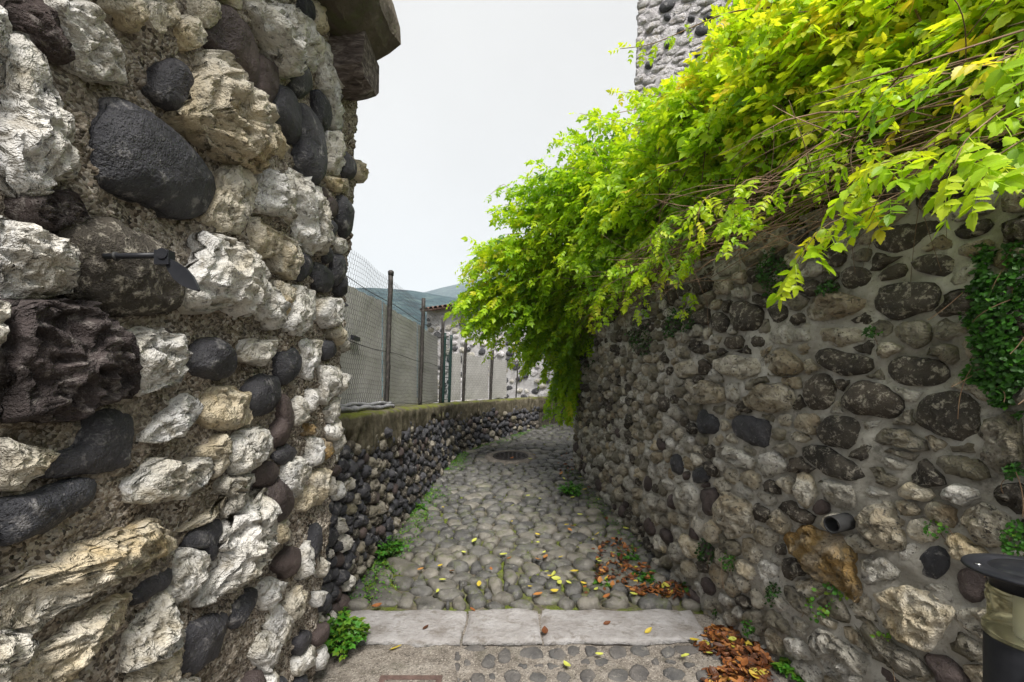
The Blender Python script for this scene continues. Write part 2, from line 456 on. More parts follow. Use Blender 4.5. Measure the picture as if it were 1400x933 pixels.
def mat_leaf(name, stops, trans=0.5, gloss=0.35):
    m = M(name, 'Object', False)
    t = m.attr('tint')
    col = m.ramp(t, stops)
    col = m.mix(m.ramp(m.noise(40, 3), [(0.35, 0.25), (0.65, 0.0)]), col, m.mix(1.0, col, (0.55, 0.6, 0.5), 'MULTIPLY'))
    nt = m.t
    m.fin(col, gloss, None, 0.4)
    tr = nt.nodes.new('ShaderNodeBsdfTranslucent')
    nt.links.new(m.mix(1.0, col, (1.25, 1.2, 0.7), 'MULTIPLY'), tr.inputs['Color'])
    mxs = nt.nodes.new('ShaderNodeMixShader'); mxs.inputs[0].default_value = trans
    nt.links.new(m.b.outputs[0], mxs.inputs[1]); nt.links.new(tr.outputs[0], mxs.inputs[2])
    nt.links.new(mxs.outputs[0], m.out.inputs['Surface'])
    return m.m
VLEAF = mat_leaf('vine_leaf', [(0.0, (0.055, 0.16, 0.012)), (0.3, (0.24, 0.45, 0.014)), (0.62, (0.46, 0.68, 0.02)), (0.85, (0.66, 0.73, 0.035)), (1.0, (0.74, 0.60, 0.05))], 0.52, 0.4)
WLEAF = mat_leaf('weed_leaf', [(0.0, (0.02, 0.055, 0.012)), (0.4, (0.04, 0.13, 0.018)), (0.75, (0.08, 0.27, 0.025)), (1.0, (0.20, 0.30, 0.03))], 0.35, 0.45)
DLEAF = mat_leaf('dry_leaf', [(0.0, (0.05, 0.022, 0.012)), (0.35, (0.16, 0.055, 0.02)), (0.6, (0.36, 0.13, 0.035)), (0.8, (0.50, 0.24, 0.07)), (0.9, (0.55, 0.42, 0.05)), (1.0, (0.50, 0.52, 0.10))], 0.2, 0.55)

# ---------------------------------------------------------------- wall surfaces in plan
def chaikin(p, n=2):
    p = np.asarray(p, float)
    for _ in range(n):
        q = [p[0]]
        for a, b in zip(p[:-1], p[1:]):
            q += [a * 0.75 + b * 0.25, a * 0.25 + b * 0.75]
        q.append(p[-1]); p = np.array(q)
    return p

class Wall:
    """vertical surface over a plan polyline; u = arc length, v = height, h = distance out of the face"""
    def __init__(s, pts, side, lean=0.0, smooth=2):
        p = chaikin(pts, smooth) if smooth else np.asarray(pts, float)
        L = np.concatenate([[0], np.cumsum(np.linalg.norm(np.diff(p, axis=0), axis=1))])
        s.u = np.linspace(0, L[-1], 600)
        s.x = np.interp(s.u, L, p[:, 0]); s.y = np.interp(s.u, L, p[:, 1])
        tx, ty = np.gradient(s.x), np.gradient(s.y)
        k = np.ones(15) / 15
        def sm(a): return np.convolve(np.pad(a, 7, mode='edge'), k, 'valid')
        tx, ty = sm(tx), sm(ty)
        n = np.hypot(tx, ty); s.nx = side * ty / n; s.ny = -side * tx / n
        s.lean = lean; s.len = L[-1]
    def P(s, u, v, h):
        u = np.asarray(u, float)
        x = np.interp(u, s.u, s.x) + np.interp(u, s.u, s.nx) * h + s.lean * (v - EYE)
        y = np.interp(u, s.u, s.y) + np.interp(u, s.u, s.ny) * h
        return np.stack([x, y, np.broadcast_to(np.asarray(v, float), x.shape)], -1)
    def N(s, u):
        return np.array([np.interp(u, s.u, s.nx), np.interp(u, s.u, s.ny), 0.0])
    def hit(s, px, py, lo=0.0, hi=1e9):
        r = (px - CX) / F; v = EYE
        ok = (s.u >= lo) & (s.u <= hi) & (s.y > 0.15)
        for _ in range(5):
            e = (s.x + s.lean * (v - EYE)) / np.maximum(s.y, 0.01) - r
            idx = np.where(ok[:-1] & ok[1:] & (e[:-1] * e[1:] <= 0))[0]
            if len(idx) == 0:
                k = np.where(ok)[0][np.argmin(abs(e[ok]))]; u, y = s.u[k], s.y[k]
            else:
                c = [(s.y[i], i) for i in idx]; y, i = min(c)
                t = e[i] / (e[i] - e[i + 1] + 1e-12); u = s.u[i] + t * (s.u[i + 1] - s.u[i]); y = s.y[i] + t * (s.y[i + 1] - s.y[i])
            v = EYE + (HY - py) / F * y
        return np.array([u, v]), y

class Floor:
    def P(s, u, v, h):
        u = np.asarray(u, float); v = np.asarray(v, float)
        return np.stack([u + 0 * v, v + 0 * u, ground_z(v) + h + 0 * u], -1)
    def N(s, u): return np.array([0, 0, 1.0])

# ---------------------------------------------------------------- stones
def poly_polar(poly, K):
    poly = np.asarray(poly, float)
    a, b = poly, np.roll(poly, -1, 0)
    cr = a[:, 0] * b[:, 1] - b[:, 0] * a[:, 1]; A = cr.sum() / 2
    c = ((a + b) * cr[:, None]).sum(0) / (6 * A) if abs(A) > 1e-9 else poly.mean(0)
    th = np.arange(K) / K * 2 * np.pi
    d = np.stack([np.cos(th), np.sin(th)], 1)
    rad = np.zeros(K)
    for p, q in zip(a - c, b - c):
        e = q - p
        den = d[:, 0] * e[1] - d[:, 1] * e[0]
        den = np.where(abs(den) < 1e-12, 1e-12, den)
        t = (p[0] * e[1] - p[1] * e[0]) / den
        s_ = (p[0] * d[:, 1] - p[1] * d[:, 0]) / den
        ok = (t > 0) & (s_ >= -1e-6) & (s_ <= 1 + 1e-6)
        rad = np.where(ok, np.maximum(rad, t), rad)
    rad = np.maximum(rad, 0.35 * np.median(rad[rad > 0]) if (rad > 0).any() else 0.02)
    return c, rad

def csmooth(r, n):
    for _ in range(n): r = 0.25 * np.roll(r, 1) + 0.5 * r + 0.25 * np.roll(r, -1)
    return r

def stone_geo(surf, c, rad, style, H, K, Rn, sd, rough=1.0, sink=0.04, flat=2.5):
    """style 'round' (water-worn) or 'rough' (broken); returns verts, [tris, quads]"""
    g = np.random.default_rng(sd)
    th = np.arange(K) / K * 2 * np.pi
    r0 = np.interp(th, np.arange(len(rad) + 1) / len(rad) * 2 * np.pi, np.append(rad, rad[0]))
    size = r0.mean()
    r0 = csmooth(r0, 1) if style == 'round' and flat < 3 else r0
    nz = fbm(np.stack([np.cos(th) * 2.2, np.sin(th) * 2.2, np.full(K, sd * 3.7 % 91)], 1), 4, 0.6)
    r0 = r0 * (1 + ((0.06 if flat < 3 else 0.15) if style == 'round' else 0.12) * nz)
    t = np.sin(np.linspace(0, 1, Rn + 1)[1:] * np.pi / 2) ** 0.9
    tt = np.concatenate([t, [1.005, 0.95]])
    if style == 'round': prof = (1 - t ** flat) ** 0.55
    else: prof = np.minimum(1, (1 - t) / 0.34) ** 0.55 * (1 - 0.12 * t * t)
    hh = np.concatenate([prof * H, [-0.25 * sink, -sink]])
    hh[Rn - 1] = 0.12 * H
    u = c[0] + (tt[:, None] * r0[None]) * np.cos(th)[None]
    v = c[1] + (tt[:, None] * r0[None]) * np.sin(th)[None]
    h = np.repeat(hh[:, None], K, 1)
    top = np.concatenate([np.ones(Rn), [0.3, 0]])[:, None]
    tilt = g.normal(0, 0.22 if style == 'rough' else 0.10, 2) * H / size
    h = h + top * np.minimum(1, hh / H).clip(0)[:, None] * ((u - c[0]) * tilt[0] + (v - c[1]) * tilt[1])
    pu = np.append(u.ravel(), c[0]); pv = np.append(v.ravel(), c[1]); ph = np.append(h.ravel(), H)
    tp = np.append(np.repeat(top, K, 1).ravel(), 1.0)
    q = np.stack([pu, pv, ph], 1) + sd * 1.37 % 53
    if flat < 3:
        for _ in range(7 if style == 'rough' else 3):
            an_ = g.uniform(0, 2 * np.pi); of = g.uniform(0.05, 0.75); sl_ = g.uniform(0.25, 1.1) * H / size
            pl = H * g.uniform(0.95, 1.25) - sl_ * ((pu - c[0]) * np.cos(an_) + (pv - c[1]) * np.sin(an_) - of * size)
            ph = np.where(tp > 0.9, np.minimum(ph, np.maximum(pl, 0.05 * H)), ph)
    if style == 'round':
        ph = ph + tp * rough * (0.20 * H * fbm(q * (1.1 / size), 3) + 0.0022 * fbm(q * 70, 2))
    else:
        n1 = fbm(q * (1.1 / size), 3)
        rd = 1 - abs(fbm(q * (2.2 / size), 4, 0.6)) * 1.6
        n2 = 1 - 2 * abs(vnoise(q * (5.0 / size)))
        ph = ph + tp * rough * (0.22 * H * n1 + 0.34 * H * rd + 0.20 * H * n2 + 0.006 * fbm(q * 26, 2, 0.6)) - 0.15 * H * tp
        sh = tp * rough * 0.06 * size
        pu = pu + sh * vnoise(q * (3.5 / size) + 9); pv = pv + sh * vnoise(q * (3.5 / size) + 29)
    vv = surf.P(pu, pv, ph)
    n = Rn + 2
    f4 = grid_faces(n, K, True)
    ce = n * K
    f3 = np.stack([np.full(K, ce), np.arange(K), (np.arange(K) + 1) % K], 1)
    # orientation
    a, b, c3 = vv[ce], vv[0], vv[1]
    nn = np.cross(b - a, c3 - a)
    out = surf.P(np.array([c[0]]), np.array([c[1]]), 1.0)[0] - surf.P(np.array([c[0]]), np.array([c[1]]), 0.0)[0]
    if np.dot(nn, out) < 0: f3 = f3[:, ::-1]
    a, b, c3 = vv[f4[0][0]], vv[f4[0][1]], vv[f4[0][2]]
    if np.dot(np.cross(b - a, c3 - a), out) < 0: f4 = f4[:, ::-1]
    return vv, [f3, f4]

def lod(size_m, d):
    px = 2 * size_m * F / max(d, 0.4) * 0.73
    return int(np.clip(px / 1.6, 12, 84)), int(np.clip(px / 5, 4, 22))

def fill_cells(traced, u0, u1, v0, v1, rfun, aspect, gap, inside=None, K=24, seed=1, res=0.008, relax=2, maxn=4000):
    """traced: list of (centre, radii). Returns list of (centre, radii) filling the rest of the rectangle."""
    g = np.random.default_rng(seed)
    nu, nv = int((u1 - u0) / res), int((v1 - v0) / res)
    U, V = np.meshgrid(u0 + (np.arange(nu) + 0.5) * res, v0 + (np.arange(nv) + 0.5) * res, indexing='ij')
    block = np.zeros((nu, nv), bool)
    if inside is not None: block |= ~inside(U, V)
    for c, rad in traced:
        rm = rad.max() + gap
        i0, i1 = int(max(0, (c[0] - rm - u0) / res)), int(min(nu, (c[0] + rm - u0) / res + 2))
        j0, j1 = int(max(0, (c[1] - rm - v0) / res)), int(min(nv, (c[1] + rm - v0) / res + 2))
        if i1 <= i0 or j1 <= j0: continue
        du, dv = U[i0:i1, j0:j1] - c[0], V[i0:i1, j0:j1] - c[1]
        a = (np.arctan2(dv, du) % (2 * np.pi)) / (2 * np.pi) * len(rad)
        rr = np.interp(a, np.arange(len(rad) + 1), np.append(rad, rad[0]))
        block[i0:i1, j0:j1] |= np.hypot(du, dv) < rr + gap
    seeds = []; fails = 0
    sx = np.zeros((0, 3))
    for _ in range(maxn):
        p = np.array([g.uniform(u0, u1), g.uniform(v0, v1)])
        i, j = min(nu - 1, int((p[0] - u0) / res)), min(nv - 1, int((p[1] - v0) / res))
        if block[i, j]: continue
        r = rfun(p[0], p[1]) * g.uniform(0.62, 1.35)
        if len(sx):
            dd = np.hypot(sx[:, 0] - p[0], (sx[:, 1] - p[1]) * aspect)
            if (dd < 0.95 * (sx[:, 2] + r)).any():
                fails += 1
                continue
        sx = np.vstack([sx, [p[0], p[1], r]])
    if len(sx) == 0: return []
    def label():
        best = np.full((nu, nv), 1e9); lab = np.full((nu, nv), -1, np.int32)
        for k, (x, y, r) in enumerate(sx):
            w_ = r * 3.6
            i0, i1 = int(max(0, (x - w_ - u0) / res)), int(min(nu, (x + w_ - u0) / res + 1))
            j0, j1 = int(max(0, (y - w_ / aspect - v0) / res)), int(min(nv, (y + w_ / aspect - v0) / res + 1))
            d2 = np.hypot(U[i0:i1, j0:j1] - x, (V[i0:i1, j0:j1] - y) * aspect) / r ** 0.7
            s_ = d2 < best[i0:i1, j0:j1]
            best[i0:i1, j0:j1][s_] = d2[s_]; lab[i0:i1, j0:j1][s_] = k
        lab[block] = -1
        return lab
    for _ in range(relax):
        lab = label()
        ok = lab >= 0
        cnt = np.bincount(lab[ok], minlength=len(sx)).astype(float)
        cu = np.bincount(lab[ok], U[ok], len(sx)); cv = np.bincount(lab[ok], V[ok], len(sx))
        m = cnt > 0
        sx[m, 0] = cu[m] / cnt[m]; sx[m, 1] = cv[m] / cnt[m]
    lab = label()
    th = np.arange(K) / K * 2 * np.pi
    out = []
    for k, (x, y, r) in enumerate(sx):
        st = np.arange(0.004, r * 2.6, res * 0.6)
        i = ((x + st[None] * np.cos(th)[:, None] - u0) / res).astype(int)
        j = ((y + st[None] * np.sin(th)[:, None] - v0) / res).astype(int)
        inb = (i >= 0) & (i < nu) & (j >= 0) & (j < nv)
        l = np.where(inb, lab[np.clip(i, 0, nu - 1), np.clip(j, 0, nv - 1)], -2)
        bad = l != k
        first = np.where(bad.any(1), bad.argmax(1), bad.shape[1] - 1)
        rad = st[first] - gap * 0.5
        rad = csmooth(np.maximum(rad, 0.008), 1)
        if rad.mean() < 0.013: continue
        out.append((np.array([x, y]), rad))
    return out

def surface_body(name, surf, us, vs_, hfun, mat, parent, origin, thick=0.3):
    U, V = np.meshgrid(us, vs_, indexing='ij')
    h = hfun(U.ravel(), V.ravel()).reshape(U.shape)
    U2 = np.concatenate([U, U[:, -1:], U[:, :1]], 1); V2 = np.concatenate([V, V[:, -1:], V[:, :1]], 1)
    H2 = np.concatenate([h, np.full((len(us), 1), -thick), np.full((len(us), 1), -thick)], 1)
    v = surf.P(U2.ravel(), V2.ravel(), H2.ravel())
    return build(name, v, grid_faces(*U2.shape), mat, parent, origin)

MATS.update(P=COB, Q=RAMPST, W=TOWERS, E=BAS)
def is_round(k): return k in 'DBKPQ'
def put_stone(root, surf, c, rad, kind, H, d, sd, name='stone', label=None, rough=1.0, Kmax=None, into=None, sink=0.04):
    K, Rn = lod(rad.mean(), d)
    if Kmax: K = min(K, Kmax); Rn = min(Rn, max(4, Kmax // 5))
    v, f = stone_geo(surf, c, rad, 'round' if is_round(kind) else 'rough', H, K, Rn, sd, rough, sink, 5.0 if kind in 'PQ' else 2.5)
    if into is not None:
        into.add(v, f); return None
    o = surf.P(np.array([c[0]]), np.array([c[1]]), 0.0)[0]
    ob = build(name, v, f, MATS[kind], root, o)
    if label: ob['label'] = label
    return ob

# ================================================================ THE SETTING
ys = np.array([-1600, -60, -3, 0, 2.7, 3.2, 6, 9, 12, 14, 60, 1600], float)
xs = np.array([-1600, -60, -6, -2, 0, 2, 6, 60, 1600], float)
GX, GY = np.meshgrid(xs, ys, indexing='ij')
tag(build('ground', np.stack([GX.ravel(), GY.ravel(), (ground_z(GY) - 0.25).ravel()], 1), grid_faces(len(xs), len(ys)), EARTH), 'dark earth ground around the lane', kind='structure')

def ridge(name, label, d, depth, xs, zs, amp, sd):
    n, m = 160, 40
    x = np.linspace(xs[0], xs[-1], n); t = np.linspace(0, 1, m)
    Xg, T = np.meshgrid(x, t, indexing='ij')
    Z = np.interp(Xg, xs, zs) * np.sin(T * np.pi / 2) ** 0.8
    Yg = d - depth + depth * T
    p = np.stack([Xg.ravel(), Yg.ravel(), np.zeros(Xg.size)], 1)
    Z = Z + (fbm(p * (0.012) + sd, 4) * amp).reshape(Z.shape) * T + (np.abs(vnoise(p * 0.11 + sd)) * amp * 0.25).reshape(Z.shape)
    # the back slope closes the hill
    bx = np.stack([x, np.full(n, d + depth), np.full(n, -5.0)], 1)
    v = np.stack([Xg, Yg, Z - 2], 2)
    v = np.concatenate([v, bx[:, None]], 1)
    tag(build(name, v.reshape(-1, 3), grid_faces(n, m + 1), HILLM), label, kind='structure')
ridge('hill', 'near wooded hillside beyond the fence', 420, 300, [-900, -260, -110, -60, 0, 200, 900], [60, 92, 86, 84, 70, 60, 50], 5, 3.0)
ridge('hill', 'higher blue ridge behind the near hillside', 1000, 430, [-1500, -420, -210, -75, 120, 500, 1500], [120, 170, 205, 246, 300, 330, 300], 10, 9.0)

hz = Mesher(); hz.box((0, 0, 176), (1700, 1700, 186))
haze = hz.done('haze'); tag(haze, 'thin blue air between the lane and the hills', kind='stuff')
hm = bpy.data.materials.new('haze_air'); hm.use_nodes = True; hm.node_tree.nodes.clear()
ho = hm.node_tree.nodes.new('ShaderNodeOutputMaterial'); hv = hm.node_tree.nodes.new('ShaderNodeVolumePrincipled')
hv.inputs['Color'].default_value = (0.86, 0.93, 1.0, 1); hv.inputs['Density'].default_value = 0.00045
hm.node_tree.links.new(hv.outputs[0], ho.inputs['Volume']); haze.data.materials.append(hm)

# walls in plan -------------------------------------------------
WL = Wall([(-1.102, -1.0), (-0.89, 2.35), (-0.90, 2.40), (-2.4, 2.62)], 1, 0.074, 1)
WLOW = Wall([(-1.26, 2.45), (-1.2, 3.39), (-0.97, 7.1), (-0.88, 7.6), (0.64, 10.0), (1.9, 11.4)], 1, 0.0, 2)
WR = Wall([(3.2, 7.5), (1.25, 7.15), (0.95, 6.95), (0.95, 6.5), (1.08, 5.2), (1.3, 3.3), (1.55, 2.4), (1.85, 1.5), (2.1, 0.8), (2.35, 0), (2.6, -1)], 1, 0.0, 2)
WT = Wall([(3.2, 10.5), (1.70, 7.0), (7.3, 3.75)], 1, 0.042, 0)
WH = Wall([(-2.82, 15.1), (3.2, 11.2)], 1, 0.0, 0)
for W_ in (WL, WLOW, WR, WT, WH):      # faces must look at the lane
    k = 330 if W_ is not WL else 200
    if W_ is WT: k = 480
    if W_.nx[k] * (-W_.x[k]) + W_.ny[k] * (1.0 - W_.y[k]) < 0: W_.nx *= -1; W_.ny *= -1

# ---------------- lane floor: bed, cobbles, step, ramp
FL = Floor()
LT = [(a, b) for a, b in zip(np.interp(np.linspace(0, WLOW.len, 200), WLOW.u, WLOW.x), np.interp(np.linspace(0, WLOW.len, 200), WLOW.u, WLOW.y))]
lowY = WLOW.y; lowX = WLOW.x
def left_x(d): return np.interp(d, lowY, lowX)
okr = WR.u > 2.6
def right_x(d):
    yy = WR.y[okr][::-1]; xx = WR.x[okr][::-1]
    return np.where(np.asarray(d) > 6.9, 4.0, np.interp(d, yy, xx))
def bed_h(u, v): return 0.012 * fbm(np.stack([u * 6, v * 6, 0 * u], 1), 3) + 0.006 * fbm(np.stack([u * 30, v * 30, 0 * u], 1), 2)
us = np.linspace(-1.5, 4.0, 220); vv_ = np.linspace(3.10, 12.5, 300)
U, V = np.meshgrid(us, vv_, indexing='ij')
path = build('path', FL.P(U.ravel(), V.ravel(), bed_h(U.ravel(), V.ravel()) - 0.012), grid_faces(220, 300), BED)
tag(path, 'mossy cobbled lane climbing between the stone walls', kind='structure')
us = np.linspace(-1.6, 2.6, 220); vv_ = np.concatenate([np.linspace(-2.5, 1.95, 30), np.linspace(2.0, 3.14, 110)])
U, V = np.meshgrid(us, vv_, indexing='ij')
rh = 0.007 * fbm(np.stack([U.ravel() * 9, V.ravel() * 9, 0 * U.ravel()], 1), 5, 0.6)
rz = FL.P(U.ravel(), V.ravel(), rh); rz[:, 2] = np.where(V.ravel() > 2.75, -0.010 + rh, rz[:, 2])
ramp = tag(build('ramp', rz, grid_faces(220, 140), RAMP), 'sandy concrete ramp with dark cobbles set flush', kind='structure')

def gpoly(z, off, sc=4.0):
    return np.array([ground_hit(off[0] + a / sc, off[1] + b / sc)[:2] for a, b in z])
cob_traced = []
for z in [[(280, 400), (400, 400), (470, 450), (450, 510), (320, 510)], [(550, 480), (640, 465), (710, 500), (690, 548), (570, 540)],
          [(360, 270), (450, 250), (600, 320), (560, 360), (440, 340)], [(410, 370), (500, 350), (560, 390), (480, 430)],
          [(600, 380), (680, 360), (780, 400), (770, 440), (660, 430)], [(810, 420), (880, 400), (930, 460), (850, 465)],
          [(740, 500), (800, 470), (840, 520), (800, 548)], [(940, 370), (1020, 360), (1030, 450), (980, 460)],
          [(1030, 340), (1080, 320), (1115, 370), (1080, 405), (1040, 400)], [(1130, 300), (1200, 280), (1240, 330), (1160, 360)],
          [(1040, 440), (1100, 410), (1150, 450), (1100, 480)], [(1180, 470), (1260, 430), (1380, 440), (1340, 500), (1220, 510)],
          [(1060, 515), (1140, 485), (1210, 520), (1180, 545)], [(920, 520), (990, 500), (1050, 530), (1000, 548)]]:
    cob_traced.append(poly_polar(gpoly(z, (430, 700)), 24))
for z in [[(80, 400), (140, 370), (195, 410), (170, 460), (100, 460)], [(190, 480), (260, 430), (310, 460), (260, 495)], [(270, 520), (360, 485), (440, 510), (400, 528)], [(30, 500), (100, 480), (150, 510), (100, 535)]]:
    cob_traced.append(poly_polar(gpoly(z, (750, 700)), 24))
MANH = ground_hit(698, 627)
def cob_in(U, V):
    return (U > left_x(V) + 0.02) & (U < right_x(V) + 0.02) & (V > 3.2) & (V < 11.0) & (np.hypot(U - MANH[0], V - MANH[1]) > 0.40)
cells = fill_cells(cob_traced, -1.3, 3.4, 3.2, 11.0, lambda u, v: 0.066 if v < 7 else 0.085, 1.35, 0.016, cob_in, 22, 5, 0.013, 2, 15000)
allc = [(c, r, 1) for c, r in cob_traced] + [(c, r, 0) for c, r in cells]
vis = lambda c: (c[0] < 0.19 * c[1] + 0.15 and c[1] < 10.3) or c[1] < 6.6
allc.sort(key=lambda q: (0 if vis(q[0]) else 1, -(q[1].mean() * F / q[0][1])))
rest = Mesher()
for k, (c, r, t) in enumerate(allc):
    g = np.random.default_rng(900 + k)
    H = g.uniform(0.020, 0.050)
    put_stone(path, FL, c, r * (1.0 if t else g.uniform(0.9, 1.04)), 'P', H, c[1], 900 + k, 'cobble', None, 1.3, 26, None if k < 296 else rest, 0.03)
o = rest.done('cobble_field', COB, path, (0, 5, 0.3), True); o['kind'] = 'stuff'

# ramp cobbles
for k, (px, py, rx, ry, rot) in enumerate([(761, 895, 11, 9, 0.5), (784, 890, 9, 10, 0.4), (808, 889, 8, 10, 0.2), (845, 892, 13, 10, 0.1), (875, 890, 14, 9, 0.5), (913, 892, 10, 11, 0.7),
        (936, 886, 24, 10, 0.3), (803, 925, 13, 11, 0.5), (845, 925, 16, 12, 0.4), (873, 921, 16, 14, 0.5), (923, 923, 18, 11, 0.6), (962, 925, 12, 9, 0.3), (985, 921, 12, 9, 0.7), (650, 885, 16, 7, 0.0), (690, 897, 9, 13, 0.3),
        (727, 894, 18, 10, 0.2), (764, 896, 10, 10, 0.5), (668, 905, 10, 14, 0.6), (700, 925, 12, 10, 0.1), (735, 928, 13, 9, 0.3), (770, 927, 11, 9, 0.5)]):
    a = np.arange(14) / 14 * 2 * np.pi
    pp = [ground_hit(px + rx * math.cos(t) * math.cos(rot) - ry * math.sin(t) * math.sin(rot) * 0.7, max(884, py + ry * math.sin(t) * math.cos(rot) * 0.9 + rx * math.cos(t) * math.sin(rot) * 0.5))[:2] for t in a]
    c, r = poly_polar(pp, 20)
    put_stone(ramp, FL, c, r, 'Q', 0.012, c[1], 300 + k, 'cobble', None, 1.0, 24, None, 0.03)

rt = []
for o_ in ramp.children:
    rt.append((np.array(o_['_o'])[:2], np.full(20, max(o_.dimensions[0], o_.dimensions[1]) / 2 + 0.005)))
bpy.context.view_layer.update()
rt = [(np.array(o_['_o'])[:2], np.full(20, max(0.02, max(o_.dimensions[0], o_.dimensions[1]) / 2))) for o_ in ramp.children]
cells = fill_cells(rt, -0.33, 1.45, 1.9, 2.70, lambda u, v: 0.042, 0.8, 0.03, None, 18, 61, 0.008, 2, 3000)
for k, (c, r) in enumerate(cells):
    if k % 5 == 0: continue
    put_stone(ramp, FL, c, r * 0.95, 'Q', 0.010, c[1], 400 + k, 'cobble', None, 1.0, 22, None, 0.03)

# step slabs
step = thing('stone_step', 'pale worn step of three slabs across the lane', 'step', (0, 2.95, -0.05))
def slab(px0, px1, jag, sd, zt=0.012):
    n, m = 46, 16
    a0 = (px0 - CX) / F; a1 = (px1 - CX) / F
    s = np.linspace(0, 1, n); t = np.linspace(0, 1, m)
    S, T = np.meshgrid(s, t, indexing='ij')
    d0 = 2.735; d1 = 3.17
    D = d0 + (d1 - d0) * T
    X = (a0 + (a1 - a0) * S) * 2.95
    ed = np.minimum(np.minimum(S * (X[-1, 0] - X[0, 0]), (1 - S) * (X[-1, 0] - X[0, 0])), np.minimum(T, 1 - T) * 0.435)
    Z = zt + 0.004 * fbm(np.stack([X.ravel() * 7, D.ravel() * 7, np.full(X.size, sd)], 1), 4).reshape(X.shape) - 0.018 * np.exp(-ed / 0.012)
    jn = fbm(np.stack([X.ravel() * 5, D.ravel() * 5, np.full(X.size, sd + 9.0)], 1), 4).reshape(X.shape)
    D = D + jag * jn * (abs(T - 0.5) * 2) ** 3
    X = X + 0.012 * jn * (abs(S - 0.5) * 2) ** 3
    top = np.stack([X, D, Z], 2)
    g_ = grid_faces(n, m)
    per = np.concatenate([np.arange(n) * m, (n - 1) * m + np.arange(1, m), (np.arange(n - 2, -1, -1)) * m + m - 1, np.arange(m - 2, 0, -1)])
    v = top.reshape(-1, 3); low = v[per].copy(); low[:, 2] = -0.14
    k = len(per); b = len(v)
    sd_ = np.stack([per, b + np.arange(k), b + (np.arange(k) + 1) % k, np.roll(per, -1)], 1)
    build('slab', np.concatenate([v, low]), [g_, sd_], SLAB, step, (X.mean(), 2.95, 0))
slab(466, 635, 0.03, 1.0); slab(638, 739, 0.025, 4.0, 0.018); slab(742, 962, 0.03, 8.0, 0.014)

# concrete patch with a rusty hatch at the foot of the step
pa = [ground_hit(*p)[:2] for p in [(452, 933), (470, 912), (500, 893), (560, 891), (612, 893), (622, 915), (626, 933)]]
pa = np.array(pa + [[pa[-1][0], 1.6], [pa[0][0] + 0.02, 1.6]])
n = len(pa)
zz = FL.P(pa[:, 0], pa[:, 1], 0.022); zb = FL.P(pa[:, 0], pa[:, 1], -0.05)
hatch = thing('access_hatch', 'sandy concrete patch with a rusty framed hatch at the ramp', 'hatch', (-0.5, 2.2, -0.1))
build('concrete_surround', np.concatenate([zz, zb]), [np.arange(n)[None, :], np.stack([np.arange(n), n + np.arange(n), n + (np.arange(n) + 1) % n, (np.arange(n) + 1) % n], 1)], RAMP, hatch, (-0.5, 2.2, -0.1), False)
q = Mesher(); a = ground_hit(520, 933); b = ground_hit(600, 931)
x0, x1, y1, y0 = a[0], b[0] + 0.02, b[1], 1.75
for (xa, xb, ya, yb) in [(x0, x1, y1 - 0.03, y1), (x0, x1, y0, y0 + 0.03), (x0, x0 + 0.03, y0 + 0.031, y1 - 0.031), (x1 - 0.03, x1, y0 + 0.031, y1 - 0.031)]:
    vv = FL.P(np.array([xa, xb, xb, xa]), np.array([ya, ya, yb, yb]), 0.030); vl = vv - [0, 0, 0.03]
    q.add(np.concatenate([vv, vl]), np.array([[0, 1, 2, 3], [0, 4, 5, 1], [1, 5, 6, 2], [2, 6, 7, 3], [3, 7, 4, 0]]))
q.done('rusty_frame', RUST, hatch, (x0, y1, -0.1))
vv = FL.P(np.array([x0 + .03, x1 - .03, x1 - .03, x0 + .03]), np.array([y0 + .03, y0 + .03, y1 - .03, y1 - .03]), 0.027)
build('cover', vv, np.array([[0, 1, 2, 3]]), RAMP, hatch, (x0, y0, -0.1), False)

# manhole
mh = thing('manhole', 'round dark iron manhole cover in a concrete ring among the cobbles', 'manhole', MANH)
def slope_disc(prof, k=48):
    an = np.arange(k) / k * 2 * np.pi
    v = []
    for r, h in prof:
        x = MANH[0] + r * np.cos(an); y = MANH[1] + r * np.sin(an)
        v.append(FL.P(x, y, h))
    n = len(prof); v = np.concatenate(v)
    return v, [grid_faces(n, k, True), np.array([(n - 1) * k + np.arange(k)])]
v, f = slope_disc([(0.42, -0.04), (0.41, 0.036), (0.37, 0.044), (0.29, 0.044), (0.288, -0.02)])
build('concrete_ring', v, f, RAMP, mh, MANH)
v, f = slope_disc([(0.285, -0.02), (0.283, 0.046), (0.262, 0.047), (0.258, 0.038), (0.25, 0.038), (0.245, 0.046), (0.02, 0.049)])
cv = build('cover', v, f, IRON, mh, MANH)
q = Mesher()
for i in range(-3, 4):
    for j in range(-3, 4):
        if math.hypot(i, j) < 3.3:
            c = FL.P(np.array([MANH[0] + i * 0.068]), np.array([MANH[1] + j * 0.068]), 0.049)[0]
            q.box(c, (0.02, 0.02, 0.005), Matrix.Rotation(0.78 if (i + j) % 2 else 0, 3, 'Z'))
q.done('raised_pattern', IRON, cv, MANH)

